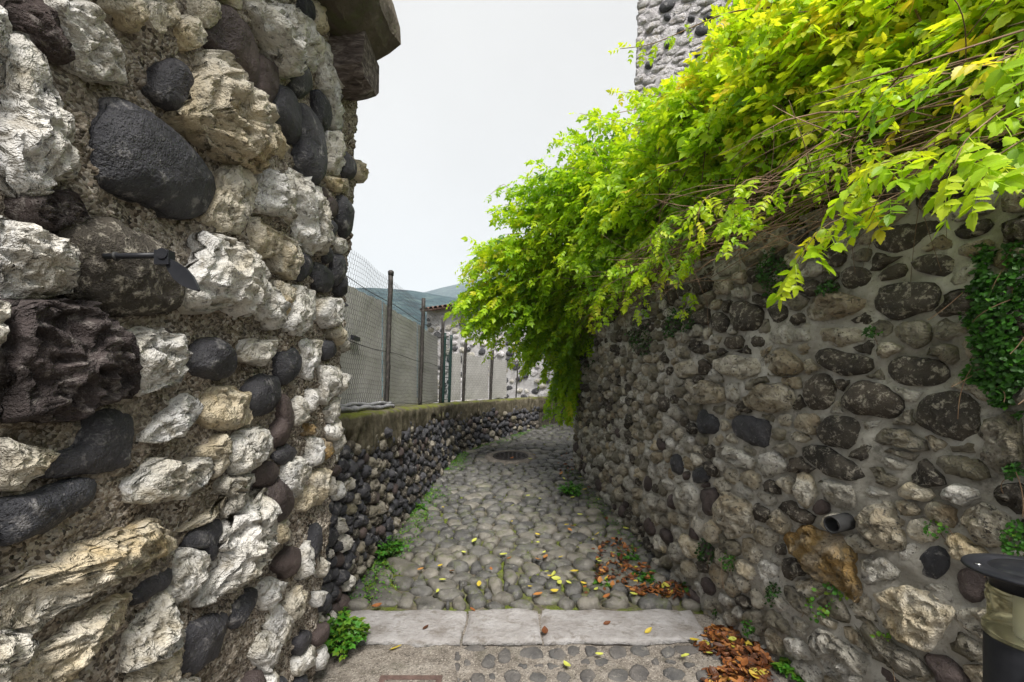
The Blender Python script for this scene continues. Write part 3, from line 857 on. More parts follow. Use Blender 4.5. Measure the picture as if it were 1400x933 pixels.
# ---------------- big house wall on the left
S1, S2, S3, S4, S5, S6, S7, S8 = (0, 0), (0, 233), (0, 466), (0, 700), (250, 0), (250, 233), (250, 466), (250, 700)
LS = '''L 0,45 25,45 45,82 65,130 92,205 95,215 85,245 50,262 0,240
L 57,0 105,5 140,32 155,70 160,110 130,105 100,92 82,50
X 0,10 30,0 55,0 80,50 95,85 60,75 30,45
C 130,0 190,0 195,25 185,45 175,40 160,20
C 195,0 240,0 235,25 215,50 200,30
C 240,30 262,20 278,45 270,65 250,70 235,50
L 268,0 290,0 297,20 285,38 268,30
B 295,11 315,15 335,37 347,72 346,108 342,125 325,105 295,70 276,41
B 352,75 370,85 379,102 375,130 360,156 350,147 346,125
D 222,88 240,82 252,95 262,115 252,145 237,150 213,130 211,108
C 275,83 295,90 315,110 335,140 352,160 354,185 348,205 338,230 320,228 290,208 262,180 240,155 258,140 260,110
D 150,145 160,140 185,150 212,163 240,188 265,215 280,240 282,260 275,292 255,298 230,290 190,272 150,260 135,240 133,195 130,187
C 310,225 330,235 347,262 345,280 320,312 300,312 275,295 290,268
L 337,15 345,0 375,0 397,20 404,65 397,107 385,102 370,75 350,42
D 365,157 380,117 392,122 405,150 406,185 400,197 385,180
D 404,150 415,146 430,160 438,185 440,225 432,248 415,250 405,215
D 397,100 407,80 420,95 425,120 410,135 395,120
D 430,122 445,135 450,170 440,180 433,160
L 398,15 410,20 430,50 435,80 425,100 410,75 400,40
D 410,0 425,0 428,25 417,30
C 425,0 440,10 445,38 437,50 428,32
D 447,0 463,0 463,25 452,27
L 432,57 445,62 452,100 460,150 466,180 455,175 447,140 437,110
C 355,155 375,172 390,207 385,225 370,195 357,175
L 445,185 465,182 467,220 460,240 448,235
L 275,323 300,325 332,340 350,355 357,380 350,413 332,433 300,423 265,420 247,408 248,370 267,353
C 342,300 360,305 382,325 370,348 352,353 340,333
L 357,235 385,238 395,303 385,308 372,295 342,288 350,263
C 380,320 400,333 408,358 395,380 380,368 375,340
L 390,240 410,238 435,278 442,328 437,345 420,343 400,325 395,295
D 410,233 435,233 440,248 425,253
B 430,248 447,263 445,275 435,270
B 442,275 455,270 461,285 455,300 445,290
D 460,270 470,270 480,288 477,318 470,325 462,308
C 440,238 475,248 475,265 457,263
D 445,300 457,305 457,325 447,330
L 452,325 470,328 472,345 462,348
D 405,343 422,350 425,368 410,385 400,380
D 430,358 447,368 455,383 447,400 430,393 426,373
D 440,338 452,340 452,358 440,360
D 455,348 467,350 470,373 457,393 452,373
D 472,368 485,373 487,395 480,405 465,403 460,393
L 352,378 375,403 382,440 370,448 345,425
C 375,383 397,393 400,415 385,435
L 400,393 422,398 425,433 410,458 390,455 387,440
L 435,408 462,408 465,433 447,450 435,435
D 470,408 482,413 484,433 472,430
K 90,310 112,308 150,305 185,320 215,338 235,363 235,405 225,423 185,428 140,425 107,403 95,373 85,333
X 22,275 50,260 87,265 115,288 112,300 67,315 50,313 25,293
X 0,425 60,410 120,425 150,445 165,465 172,505 160,537 120,560 60,565 0,570
L 175,470 185,455 240,455 241,500 232,520 190,535 177,530 175,505
D 255,500 272,470 292,463 312,478 322,500 312,513 292,518 265,511
L 235,556 252,542 269,553 270,570 237,598 195,606 180,596 207,583
C 290,533 315,528 335,541 337,570 310,591 280,578 275,561
D 127,566 155,562 172,571 176,591 170,636 150,641 100,646 70,656 52,651 62,631 107,613
C 0,600 45,613 80,618 62,631 45,652 25,668 0,670
D 0,690 60,672 110,655 128,664 120,685 100,700 60,725 0,747
L 160,675 190,650 212,630 245,635 282,627 282,642 265,668 237,680 175,688
L 315,606 332,591 350,584 365,594 365,616 350,636 332,646 315,648 307,631
D 337,536 355,513 375,516 380,541 367,564 347,568 337,553
D 379,486 400,476 412,496 405,511 387,528 379,511
B 375,543 392,541 400,566 397,586 387,606 365,608 370,591 382,571
D 375,618 390,608 405,616 402,628 385,636 372,628
B 350,641 367,630 380,640 375,656 357,668 347,658
B 357,668 377,658 395,671 395,691 385,712 365,714 357,695
L 390,633 412,623 420,651 400,681 389,668 385,645
O 416,578 430,583 427,594 417,596
O 441,601 452,606 450,621 442,631
L 420,598 438,600 438,626 425,641
C 427,646 445,641 445,671 435,688
L 402,543 415,548 417,576 404,584
L 437,501 467,503 462,528 440,553
L 420,536 433,531 430,561 420,566
L 445,561 472,541 472,566 452,578
D 440,466 457,468 457,486 442,493
L 412,466 435,466 433,491 420,516 412,511
L 330,466 375,466 372,486 355,498 332,491
L 300,725 325,700 355,680 357,750 345,772 300,810 275,822 268,820 282,800 298,775
L 250,752 280,760 270,792 257,812 242,822 236,800 238,770
C 0,790 75,775 120,745 175,722 207,712 225,725 232,747 212,760 150,792 95,822 75,840 40,860 0,865
C 0,920 75,877 140,825 167,807 174,820 160,850 125,875 110,897 90,933 0,940
D 178,812 212,782 233,777 231,798 182,828
L 215,812 235,805 242,825 237,875 212,895 160,922 172,875
D 257,860 280,845 307,842 308,862 295,895 262,920 244,920 252,890
D 314,838 325,822 347,802 347,822 325,858 316,860
C 365,742 375,715 390,712 396,728 385,742
B 377,775 395,747 407,752 407,777 390,792
L 352,822 355,800 375,787 387,802 377,820 360,833
L 362,837 380,825 397,857 390,880 377,885 362,857
L 350,867 370,862 375,877 377,900 365,920 345,897
C 391,830 407,802 414,812 412,840 397,850
D 402,875 422,862 425,875 410,897
D 425,715 436,720 436,750 427,770 422,750
L 410,752 421,739 423,780 412,798
L 430,810 442,808 442,827 432,830
L 434,757 450,765 450,798 440,795
C 232,732 250,717 290,697 306,672 305,690 265,722'''
hw = thing('house_wall', 'tall rubble wall of pale limestone and black boulders in coarse mortar', 'wall', (-1.0, 1.0, -0.2))
UC = float(np.interp(2.33, WL.y[:420], WL.u[:420]))      # arc length of the corner
traced = []
for k, ln in enumerate(LS.strip().split('\n')):
    kd, *pp = ln.split()
    pp = [tuple(map(float, p.split(','))) for p in pp]
    uv = []; ds = []
    for p in pp:
        h_, y_ = WL.hit(p[0], p[1], 0, UC); uv.append(h_); ds.append(y_)
    c, r = poly_polar(uv, 40)
    traced.append((c, r, kd, min(ds), k))
def lw_r(u, v):
    y = np.interp(u, WL.u, WL.y); return 0.060 if y < 1.6 else 0.048
cells = fill_cells([(c, r) for c, r, *_ in traced], 1.35, WL.len - 1.0, -0.35, 3.5, lw_r, 1.25, 0.012, None, 26, 11, 0.008, 2, 9000)
for c, r, kd, d, k in traced:
    g = np.random.default_rng(k)
    s = r.mean()
    H = np.clip(s * g.uniform(0.30, 0.5), 0.022, 0.075) * (1.0 if is_round(kd) else 1.1)
    put_stone(hw, WL, c, r * 1.09, kd, H * 1.1, d, 40 + k, rough=1.0 if is_round(kd) else 1.2, sink=0.075)
cells.sort(key=lambda q: -q[1].mean())
for k, (c, r) in enumerate(cells):
    if k > 205: break
    g = np.random.default_rng(5000 + k)
    d = float(np.interp(c[0], WL.u, WL.y))
    kd = g.choice(list('LLLCCGDDB'))
    put_stone(hw, WL, c, r * g.uniform(0.88, 1.08), kd, np.clip(r.mean() * g.uniform(0.4, 0.7), 0.018, 0.055), d, 5000 + k, rough=1.15, sink=0.07)
def lmh(u, v):
    p = np.stack([u, v, 0 * u], 1)
    h = 0.016 * fbm(p * 7 + 3, 4) + 0.009 * fbm(p * 38, 3, 0.6) + 0.004 * vnoise(p * 110)
    return h * 1.25 - 0.016
surface_body('mortar', WL, np.linspace(1.2, WL.len, 420), np.linspace(-0.45, 3.62, 420), lmh, MORT_L, hw, (-1, 1, 0), 0.5)

# cornice and corbel over the wall
ev = thing('eave', 'brown stone eave slab with a grained corbel end above the wall', 'eave', (-0.8, 2.1, 3.0))
def along(d): return -0.89 + 0.063 * (d - 2.35)
prof = [(-0.30, 3.12), (0.06, 3.09), (0.12, 3.10), (0.165, 3.125), (0.215, 3.16), (0.26, 3.21), (0.265, 3.29), (0.24, 3.40), (0.20, 3.47), (-0.30, 3.55)]
dd = np.concatenate([[2.215], np.linspace(2.19, 0.2, 40)])
v = np.array([[along(d) + 0.085 + p[0], d, p[1]] for d in dd for p in prof]); v[:, 0] += 0.014 * fbm(v * 9, 4, 0.6); v[:, 2] += 0.012 * fbm(v * 9 + 7, 4, 0.6)
n = len(prof)
build('cornice', v, [grid_faces(len(dd), n, True), np.array([np.arange(n)]), np.array([(len(dd) - 1) * n + np.arange(n)[::-1]])], CORN, ev, (-0.8, 2.1, 3.1), False)
q = Mesher()
cb = []
for x in np.linspace(-0.30, 0.135, 12):
    sag = 0.02 * (x > 0.1)
    for (y, z) in [(2.02, 2.965), (2.06, 2.93), (2.13, 2.91), (2.21, 2.93), (2.24, 2.97), (2.24, 3.10), (2.02, 3.10)]:
        cb.append([along(2.1) + 0.11 + x + 0.01 * math.sin(y * 50 + z * 33), y + 0.004 * math.sin(x * 60), z + sag + 0.005 * math.sin(x * 40 + y * 30)])
q.add(np.array(cb), [grid_faces(12, 7, True), np.array([np.arange(7), 77 + np.arange(7)[::-1]])])
q.done('corbel', CORBEL, ev, (-0.8, 2.1, 3.0))

# ---------------- low wall with coping
lw = thing('low_wall', 'low dark cobble wall with a mossy concrete coping below the fence', 'wall', (-1.1, 5, 0))
TOP = 1.352
def low_top(u): return np.interp(np.interp(u, WLOW.u, WLOW.y), [2.5, 3.4, 7.4, 10, 12], [TOP, TOP, 1.365, 1.45, 1.5])
def low_in(U, V):
    y = np.interp(U, WLOW.u, WLOW.y)
    return (V > ground_z(y) - 0.02) & (V < low_top(U) - 0.20 - 0.05 * np.sin(U * 7) - 0.03 * np.sin(U * 17 + 1))
cells = fill_cells([], 0.0, 7.8, -0.1, 1.4, lambda u, v: 0.050 if u < 3.5 else 0.060, 1.15, 0.010, low_in, 20, 21, 0.008, 2, 30000)
cells.sort(key=lambda q: -q[1].mean() * F / np.interp(q[0][0], WLOW.u, WLOW.y))
rest = {}
for k, (c, r) in enumerate(cells):
    g = np.random.default_rng(7000 + k)
    d = float(np.interp(c[0], WLOW.u, WLOW.y))
    
    kd = g.choice(list('DEEDEBGLGD') if d < 3.35 else list('DEKEUKDEKBEUDEDK'))
    into = None
    if k >= 290: into = rest.setdefault(kd, Mesher())
    put_stone(lw, WLOW, c, r * g.uniform(0.88, 1.05), kd, np.clip(r.mean() * g.uniform(0.6, 1.0), 0.02, 0.06), d, 7000 + k, Kmax=22, into=into)
for kd, ms in rest.items():
    o = ms.done('stone_field', MATS[kd], lw, (-0.9, 6, 0.5), True); o['kind'] = 'stuff'
surface_body('wall_bed', WLOW, np.linspace(0, WLOW.len, 200), np.linspace(-0.2, 1.30, 60), lambda u, v: 0.012 * fbm(np.stack([u * 9, v * 9, 0 * u], 1), 3) - 0.012, MORT_D, lw, (-1, 5, 0), 0.28)
# coping ring: front face with a ragged foot, top, back
uu = np.linspace(-0.0, WLOW.len, 520)
rows = []
cp = [(0.0, -0.30, 0), (0.026, -0.26, 1), (0.03, -0.20, 1), (0.032, -0.14, 1), (0.034, -0.08, 1), (0.036, -0.03, 1), (0.022, -0.004, 1), (-0.02, 0.004, 1), (-0.10, 0.006, 1), (-0.2, 0.004, 1), (-0.32, 0.0, 1), (-0.34, -0.05, 0), (-0.34, -0.3, 0)]
for j, (h, dz, k) in enumerate(cp):
    z = low_top(uu) + dz
    nn = fbm(np.stack([uu * 5, np.full(520, dz * 8), np.full(520, h * 8)], 1), 4)
    n2 = fbm(np.stack([uu * 26, np.full(520, dz * 30), np.full(520, h * 30)], 1), 3)
    if j < 3: z = z + 0.085 * fbm(np.stack([uu * 5, 0 * uu, 0 * uu + 5], 1), 5, 0.6)
    rows.append(WLOW.P(uu, z + 0.004 * n2 * k, h + k * (0.014 * nn + 0.009 * n2)))
v = np.stack(rows, 1)
build('coping', v.reshape(-1, 3), grid_faces(520, len(cp)), COPING, lw, (-1, 5, 1.3))

# ---------------- right wall
RS = '''K 1195,330 1210,315 1250,305 1287,303 1282,318 1250,338 1225,344 1205,340
K 1247,355 1275,349 1310,353 1310,365 1290,378 1250,368
K 1200,378 1230,360 1242,365 1235,378 1200,385
K 1150,375 1162,365 1185,368 1192,383 1182,395 1157,393
K 1200,398 1230,388 1275,388 1287,398 1270,423 1225,435 1200,423
K 1125,345 1150,343 1155,358 1137,366
K 1180,253 1212,245 1230,258 1222,273 1190,270
K 1250,265 1282,265 1302,280 1287,293 1257,285
K 1075,315 1100,310 1105,328 1087,335
T 1105,425 1115,408 1132,400 1180,408 1185,425 1155,433 1115,438
K 1050,423 1070,415 1082,430 1060,445
K 1111,481 1125,476 1170,486 1200,493 1197,506 1155,513 1120,496
K 1215,501 1230,488 1275,493 1300,508 1282,527 1240,525 1220,516
K 1100,528 1117,511 1135,518 1142,538 1132,561 1107,556
K 1155,543 1175,523 1210,528 1235,551 1220,571 1175,566 1157,556
K 1255,563 1270,541 1315,538 1340,558 1337,588 1315,602 1285,593 1255,576
K 1120,586 1135,571 1167,573 1177,591 1162,613 1127,606
U 1192,601 1205,586 1240,588 1270,611 1255,616 1210,606
K 1092,608 1130,613 1170,636 1205,651 1170,658 1130,648 1105,628
U 1272,626 1295,621 1337,631 1360,651 1337,658 1295,646
C 1091,661 1097,646 1110,656 1115,678 1102,696 1091,686
G 1190,621 1220,626 1255,641 1225,643
U 1347,580 1400,560 1400,640 1365,648 1342,620
O 1077,740 1090,722 1125,730 1160,747 1172,772 1175,817 1160,820 1132,797 1100,767
T 1170,715 1190,690 1215,685 1235,722 1235,745 1220,751 1190,735
T 1315,707 1345,690 1375,705 1385,730 1370,750 1340,742
D 1257,767 1275,747 1300,757 1290,782 1267,797
C 1200,812 1220,802 1265,812 1300,830 1302,850 1290,875 1270,885 1240,875 1205,845
B 1310,782 1335,777 1347,795 1340,825 1315,817
G 1110,862 1130,862 1180,895 1190,925 1170,933 1137,920 1115,892
U 1167,845 1190,850 1225,880 1270,912 1275,930 1245,930 1200,895
T 1050,860 1072,872 1067,900 1050,885
G 1040,765 1065,775 1065,800 1045,810
D 1002,578 1015,568 1052,578 1052,613 1032,608 1007,596
D 955,571 962,561 982,571 982,593 957,591
D 917,626 930,621 936,638 930,651 920,641
D 945,651 955,641 970,643 970,656 952,661
G 982,613 995,608 1030,626 1030,638 1010,638 985,626
G 1040,621 1062,618 1080,641 1050,651 1037,641
T 1022,548 1042,528 1070,526 1087,541 1082,561 1037,563
T 980,498 995,486 1040,491 1040,513 1012,517 982,508
T 1047,493 1070,476 1097,496 1095,511 1050,513
T 950,531 970,521 990,531 990,551 955,551
G 995,526 1010,523 1012,548 1000,551
T 925,498 955,491 957,511 930,516
K 987,462 1020,460 1015,475 992,475
K 1025,462 1047,460 1050,473 1030,475
K 998,422 1010,412 1042,422 1042,447 1010,452
K 972,435 982,427 995,437 992,455 975,450
G 925,668 945,660 958,675 950,705 930,695
B 958,672 980,668 985,700 965,705
T 985,690 1000,675 1030,690 1030,725 1005,735 988,715
T 1120,450 1180,448 1185,465 1150,473 1122,465'''
rw = thing('garden_wall', 'smeared grey rubble garden wall overhung by the vine', 'wall', (1.5, 3, 0))
ULO = 2.75
traced = []
for k, ln in enumerate(RS.strip().split('\n')):
    kd, *pp = ln.split()
    uv = []; ds = []
    for p in pp:
        x, y = map(float, p.split(','))
        h_, y_ = WR.hit(x, y, ULO); uv.append(h_); ds.append(y_)
    c, r = poly_polar(uv, 32)
    traced.append((c, r, kd, min(ds), k))
UEND = float(np.interp(0.3, -WR.y[300:], WR.u[300:]))
def rw_in(U, V):
    y = np.interp(U, WR.u, WR.y)
    return (V > ground_z(y) - 0.05) & (V < 2.45)
cells = fill_cells([(c, r) for c, r, *_ in traced], 1.9, UEND, -0.3, 2.5, lambda u, v: 0.074 if v < 0.9 else 0.062, 1.5, 0.020, rw_in, 24, 31, 0.013, 2, 11000)
for c, r, kd, d, k in traced:
    g = np.random.default_rng(8000 + k)
    put_stone(rw, WR, c, r * 1.10, kd, np.clip(r.mean() * g.uniform(0.35, 0.55), 0.022, 0.055), d, 8000 + k, rough=1.5)
cells = [q for q in cells if q[1].mean() > 0.022]
def rkey(q):
    y = np.interp(q[0][0], WR.u, WR.y); return (y < 1.5 or q[0][0] < ULO - 0.4, -q[1].mean() * F / max(0.8, y))
cells.sort(key=rkey)
rest = {}
for k, (c, r) in enumerate(cells):
    g = np.random.default_rng(8500 + k)
    d = float(np.interp(c[0], WR.u, WR.y))
    low = c[1] < 1.1
    kd = g.choice(list('GTTGGCBTUJG') if low else list('TTUGGUJJJTU'))
    into = None
    if k >= 245: into = rest.setdefault(kd, Mesher())
    put_stone(rw, WR, c, r * g.uniform(0.80, 1.04), kd, np.clip(r.mean() * g.uniform(0.35, 0.7), 0.014, 0.05), d, 8500 + k, rough=1.3, into=into, Kmax=44)
for kd, ms in rest.items():
    o = ms.done('stone_field', MATS[kd], rw, (1.3, 4, 0.5), True); o['kind'] = 'stuff'
def rmh(u, v):
    p = np.stack([u, v, 0 * u], 1)
    return 0.016 * fbm(p * 5 + 3, 4) + 0.005 * fbm(p * 26, 3) - 0.002
surface_body('mortar', WR, np.linspace(0, WR.len, 460), np.linspace(-0.5, 2.40, 240), rmh, MORT_R, rw, (1.5, 3, 0), 0.45)

# terraces held up by the two side walls
tag(build('garden_terrace', np.array([[-9, 2.5, 1.2], [-1.55, 2.5, 1.2], [-1.3, 7.4, 1.2], [0.2, 10.0, 1.2], [1.4, 11.5, 1.2], [1.4, 16, 1.2], [-9, 16, 1.2]]), [np.array([[0, 1, 2, 3, 4, 5, 6]])], EARTH), 'raised earth behind the low wall', kind='structure')
pu = np.linspace(0.2, WR.len, 60)
e0 = WR.P(pu, np.full(60, 2.36), -0.3); e1 = e0.copy(); e1[:, 0] = 9.0
tag(build('garden_terrace', np.stack([e0, e1], 1).reshape(-1, 3), grid_faces(60, 2), EARTH), 'raised earth behind the vine wall', kind='structure')

# ---------------- tower
tw = thing('stone_tower', 'pale old stone tower rising behind the vine', 'tower', (2.5, 6.5, 2.3))
traced = []
u_c = float(WT.u[np.argmin(np.hypot(WT.x - 1.70, WT.y - 7.0))])
for px, py, a, b, ro in [(912, 8, 14, 7, 0.5), (912, 24, 5, 5, 0), (887, 90, 6, 5, 0), (914, 61, 8, 6, 0.6), (962, 40, 14, 7, 0.35), (970, 23, 10, 5, 0.4), (945, 26, 6, 4, 0.4), (931, 43, 6, 4, 0.4), (955, 76, 6, 5, 0.2)]:
    uv = [WT.hit(px + a * math.cos(t) * math.cos(ro) + b * math.sin(t) * math.sin(ro), py - a * math.cos(t) * math.sin(ro) + b * math.sin(t) * math.cos(ro), u_c)[0] for t in np.arange(10) / 10 * 2 * np.pi]
    c, r = poly_polar(uv, 20); traced.append((c, r))
cells = fill_cells(traced, u_c - 1.0, u_c + 6.3, 2.6, 8.2, lambda u, v: 0.11, 2.3, 0.03, None, 18, 41, 0.02, 2, 9000)
for k, (c, r) in enumerate(traced): put_stone(tw, WT, c, r, 'D', 0.05, 6.5, 9000 + k, Kmax=20)
cells.sort(key=lambda q: (abs(q[0][0] - u_c - 0.5) > 1.6, -q[1].mean()))
rest = Mesher()
for k, (c, r) in enumerate(cells):
    g = np.random.default_rng(9100 + k)
    put_stone(tw, WT, c, r * g.uniform(0.85, 1.0), 'W', g.uniform(0.010, 0.035), 6.0, 9100 + k, Kmax=18, into=None if k < 200 else rest, rough=1.2)
if rest.n: rest.done('stone_field', TOWERS, tw, (3, 6, 5), True)['kind'] = 'stuff'
surface_body('mortar', WT, np.linspace(0, WT.len, 260), np.linspace(2.0, 8.4, 150), lambda u, v: 0.03 * fbm(np.stack([u * 4, v * 4, 0 * u], 1), 4) - 0.005, TOWERM, tw, (3, 6, 4), 0.6)

# ---------------- far house
fh = thing('far_house', 'pale far house of white render studded with dark stones under a tiled eave', 'house', (0, 13, 1))
cells = fill_cells([], 0.0, 5.6, 1.2, 4.15, lambda u, v: 0.13, 1.6, 0.045, None, 16, 51, 0.02, 2, 4000)
for k, (c, r) in enumerate(cells[:230]):
    g = np.random.default_rng(9600 + k)
    put_stone(fh, WH, c, r * g.uniform(0.7, 1.0), g.choice(list('EEUGWWG')), g.uniform(0.02, 0.06), 13, 9600 + k, Kmax=14)
surface_body('wall', WH, np.linspace(0, WH.len, 120), np.linspace(0.5, 4.3, 70), lambda u, v: 0.02 * fbm(np.stack([u * 4, v * 4, 0 * u], 1), 3) - 0.005, HOUSEW, fh, (0, 13, 1), 3.0)
eu = np.linspace(-0.1, WH.len, 30)
rf = []
for h, z in [(0.30, 4.20), (0.32, 4.25), (-3.2, 5.0), (-3.2, 4.9)]:
    rf.append(WH.P(np.clip(eu, 0, WH.len), np.full(30, z), h))
roof = build('roof', np.stack(rf, 1).reshape(-1, 3), grid_faces(30, 4, True), ROOFT, fh, (0, 13, 4.6))
pt = None
for k in range(34):
    u = 0.1 + k * 0.2
    if u > WH.len - 0.1: break
    q = Mesher(); a = np.linspace(0, np.pi, 7); vv = []
    for h, z in [(0.36, 4.25), (-0.9, 4.53)]:
        vv.append(WH.P(u + 0.085 * np.cos(a), z + 0.07 * np.sin(a), h))
    q.add(np.concatenate(vv), [grid_faces(2, 7)])
    q.done('tile', ROOFT, roof, vv[0][3], True)

# ================================================================ FENCE ON THE LOW WALL
fe = thing('wire_fence', 'chicken wire fence on steel posts with grey privacy cloth', 'fence', (-1.3, 5.5, 1.35))
def f1(d): return np.array([-1.40 + 0.063 * (d - 3.39), d])
def f2(t): return np.array([-1.12 + 0.52 * t, 7.5 + 0.853 * t])
def post(xy, z0, z1, r, lean, mat=POST, par=None, name='post'):
    q = Mesher()
    n = 14; t = np.linspace(0, 1, n)
    g = np.random.default_rng(int(abs(xy[0]) * 1000))
    pts = np.stack([xy[0] + lean * t + g.normal(0, 0.0015, n), xy[1] + g.normal(0, 0.0015, n), z0 + (z1 - z0) * t], 1)
    q.tube(pts, r, 8)
    o = q.done(name, mat, par or fe, (xy[0], xy[1], z0), True)
    return o
for d, z1 in [(4.75, 2.785), (6.08, 2.79), (7.3, 2.72)]: post(f1(d), 1.33, z1, 0.026, 0.05)
for t, z1 in [(0.51, 2.45), (1.355, 2.35), (2.3, 2.2)]: post(f2(t), 1.33, z1, 0.026 if t < 2 else 0.015, 0.05)
q = f1(4.75)
ms = Mesher(); ms.lathe((q[0] + 0.05, q[1], 2.785), [(0.03, -0.04), (0.032, 0.0), (0.02, 0.012), (0.004, 0.014)], 10)
ms.done('post_cap', POST, fe, (q[0], q[1], 2.78), True)
def cloth(pf, a, b, z0a, z1a, z0b, z1b, sd):
    n, m = 24, 22
    s = np.linspace(0, 1, n); t = np.linspace(0, 1, m)
    S, T = np.meshgrid(s, t, indexing='ij')
    P_ = np.array([pf(a + (b - a) * x) for x in s])
    nv = np.array([P_[-1][1] - P_[0][1], -(P_[-1][0] - P_[0][0])]); nv /= np.linalg.norm(nv)
    nn = fbm(np.stack([S.ravel() * 2.5, T.ravel() * 1.5, np.full(S.size, sd)], 1), 3).reshape(S.shape)
    off = -0.035 + 0.010 * nn * np.sin(S * np.pi)
    z0 = z0a + (z0b - z0a) * S; z1 = z1a + (z1b - z1a) * S - 0.02 * np.sin(S * np.pi) + 0.006 * np.sin(S * 40 + sd)
    Z = z0 + (z1 - z0) * T
    v = np.stack([P_[:, None, 0] + nv[0] * off, P_[:, None, 1] + nv[1] * off, Z], 2)
    back = v - np.array([nv[0], nv[1], 0]) * 0.004
    f = grid_faces(n, m)
    build('privacy_cloth', np.concatenate([v.reshape(-1, 3), back.reshape(-1, 3)]), np.concatenate([f, f[:, ::-1] + n * m]), CLOTH, fe, v[0, 0])
ZB = 1.385
cloth(f1, 3.35, 4.72, ZB, 2.45, ZB, 2.475, 1.0); cloth(f1, 4.76, 6.06, ZB, 2.47, ZB, 2.46, 2.0); cloth(f1, 6.10, 7.28, ZB, 2.46, ZB, 2.42, 3.0)
cloth(f2, 0.16, 0.49, 1.40, 2.235, 1.41, 2.23, 4.0); cloth(f2, 0.53, 1.335, 1.41, 2.23, 1.43, 2.22, 5.0); cloth(f2, 1.375, 2.0, 1.43, 2.22, 1.455, 2.20, 6.0)
def netting(pf, a, b, z0, z1, cw=0.046, name='wire_netting'):
    L = np.linalg.norm(pf(b) - pf(a)); ch = cw * 0.62
    E = []
    nx, nz = int(L / cw), int((z1 - z0) / (ch * 1.5))
    for j in range(nz):
        for i in range(nx):
            x = (i + 0.5 * (j % 2)) * cw; z = j * ch * 1.5
            A = (x, z); B = (x + cw / 2, z - ch * 0.5); D = (x + cw, z)
            E += [(A, B), (B, D), (A, (x, z + ch))]
    E = np.array(E)
    g = np.random.default_rng(3)
    pa, pb = pf(a), pf(b)
    def w3(q):
        x = q[:, 0] / L; wob = 0.012 * np.sin(q[:, 0] * 5 + 1) * np.sin(q[:, 1] * 4)
        return np.stack([pa[0] + (pb[0] - pa[0]) * x + wob, pa[1] + (pb[1] - pa[1]) * x, z0 + q[:, 1] + 0.006 * np.sin(q[:, 0] * 9)], 1)
    P0, P1 = w3(E[:, 0]), w3(E[:, 1])
    t = P1 - P0; t /= np.linalg.norm(t, axis=1)[:, None]
    e1 = np.cross(t, [1.0, 0.12, 0]); e1 /= np.linalg.norm(e1, axis=1)[:, None]; e2 = np.cross(t, e1)
    r = 0.0016; V_ = []
    for P_ in (P0, P1):
        for k in range(3):
            an = k * 2.094; V_.append(P_ + r * (math.cos(an) * e1 + math.sin(an) * e2))
    V_ = np.stack(V_, 1).reshape(-1, 3)
    base = np.arange(len(E))[:, None] * 6
    f = np.concatenate([base + np.array([k, (k + 1) % 3, 3 + (k + 1) % 3, 3 + k]) for k in range(3)])
    build(name, V_, f, WIRE, fe, (pa[0], pa[1], z0))
netting(f1, 3.3, 7.3, 1.39, 2.80); netting(f2, 0.12, 2.3, 1.42, 2.35)
for z in (1.40, 1.95, 2.48):
    q = Mesher(); s_ = np.linspace(3.3, 7.3, 40)
    q.tube(np.array([[f1(d)[0] + 0.004, d, z + 0.008 * math.sin(d * 4)] for d in s_]), 0.004, 4); q.done('tension_wire', WIRE, fe, (-1.4, 3.3, z))
q = Mesher(); q.box((f1(3.9)[0] + 0.01, 3.95, 1.99), (0.012, 0.09, 0.018)); q.done('wire_tensioner', BLACK, fe, (-1.35, 3.95, 1.99))
# rolled sheet on the coping
q = Mesher(); s_ = np.linspace(0, 1, 30)
for k, (r, o, z) in enumerate([(0.024, 0.055, 1.392), (0.02, 0.095, 1.385), (0.016, 0.075, 1.418)]):
    q.tube(np.array([[f1(3.45 + 1.25 * x)[0] + o + 0.01 * math.sin(9 * x + k), 3.45 + 1.25 * x, z + 0.006 * math.sin(14 * x + 2 * k)] for x in s_]), r * (1 + 0.15 * np.sin(s_ * 31 + k)), 8)
tag(q.done('rolled_sheet', ROLL, None, (-1.35, 4.0, 1.37), True), 'rolled grey plastic sheet lying on the coping at the fence foot', 'sheet roll')
# green wire gate in the corner of the fence
gt = thing('garden_gate', 'narrow dark green wire gate in the bend of the fence', 'gate', (-1.13, 7.45, 1.36))
ga, gb = np.array([f1(7.33)[0] + 0.03, 7.36]), f2(0.13)
for xy in (ga, gb): post(xy, 1.34, 2.50, 0.022, 0.04, GREEN, gt, 'gate_post')
q = Mesher()
for x in np.linspace(0.08, 0.92, 6):
    p = ga + (gb - ga) * x; q.tube([[p[0], p[1], 1.37], [p[0] + 0.03, p[1], 2.46]], 0.005, 5)
q.done('wire_bars', GREEN, gt, (-1.13, 7.45, 1.4))
for z in np.linspace(1.42, 2.42, 12):
    q = Mesher(); q.tube([[ga[0], ga[1], z], [gb[0], gb[1], z]], 0.006, 5); q.done('rail', GREEN, gt, (ga[0], ga[1], z))

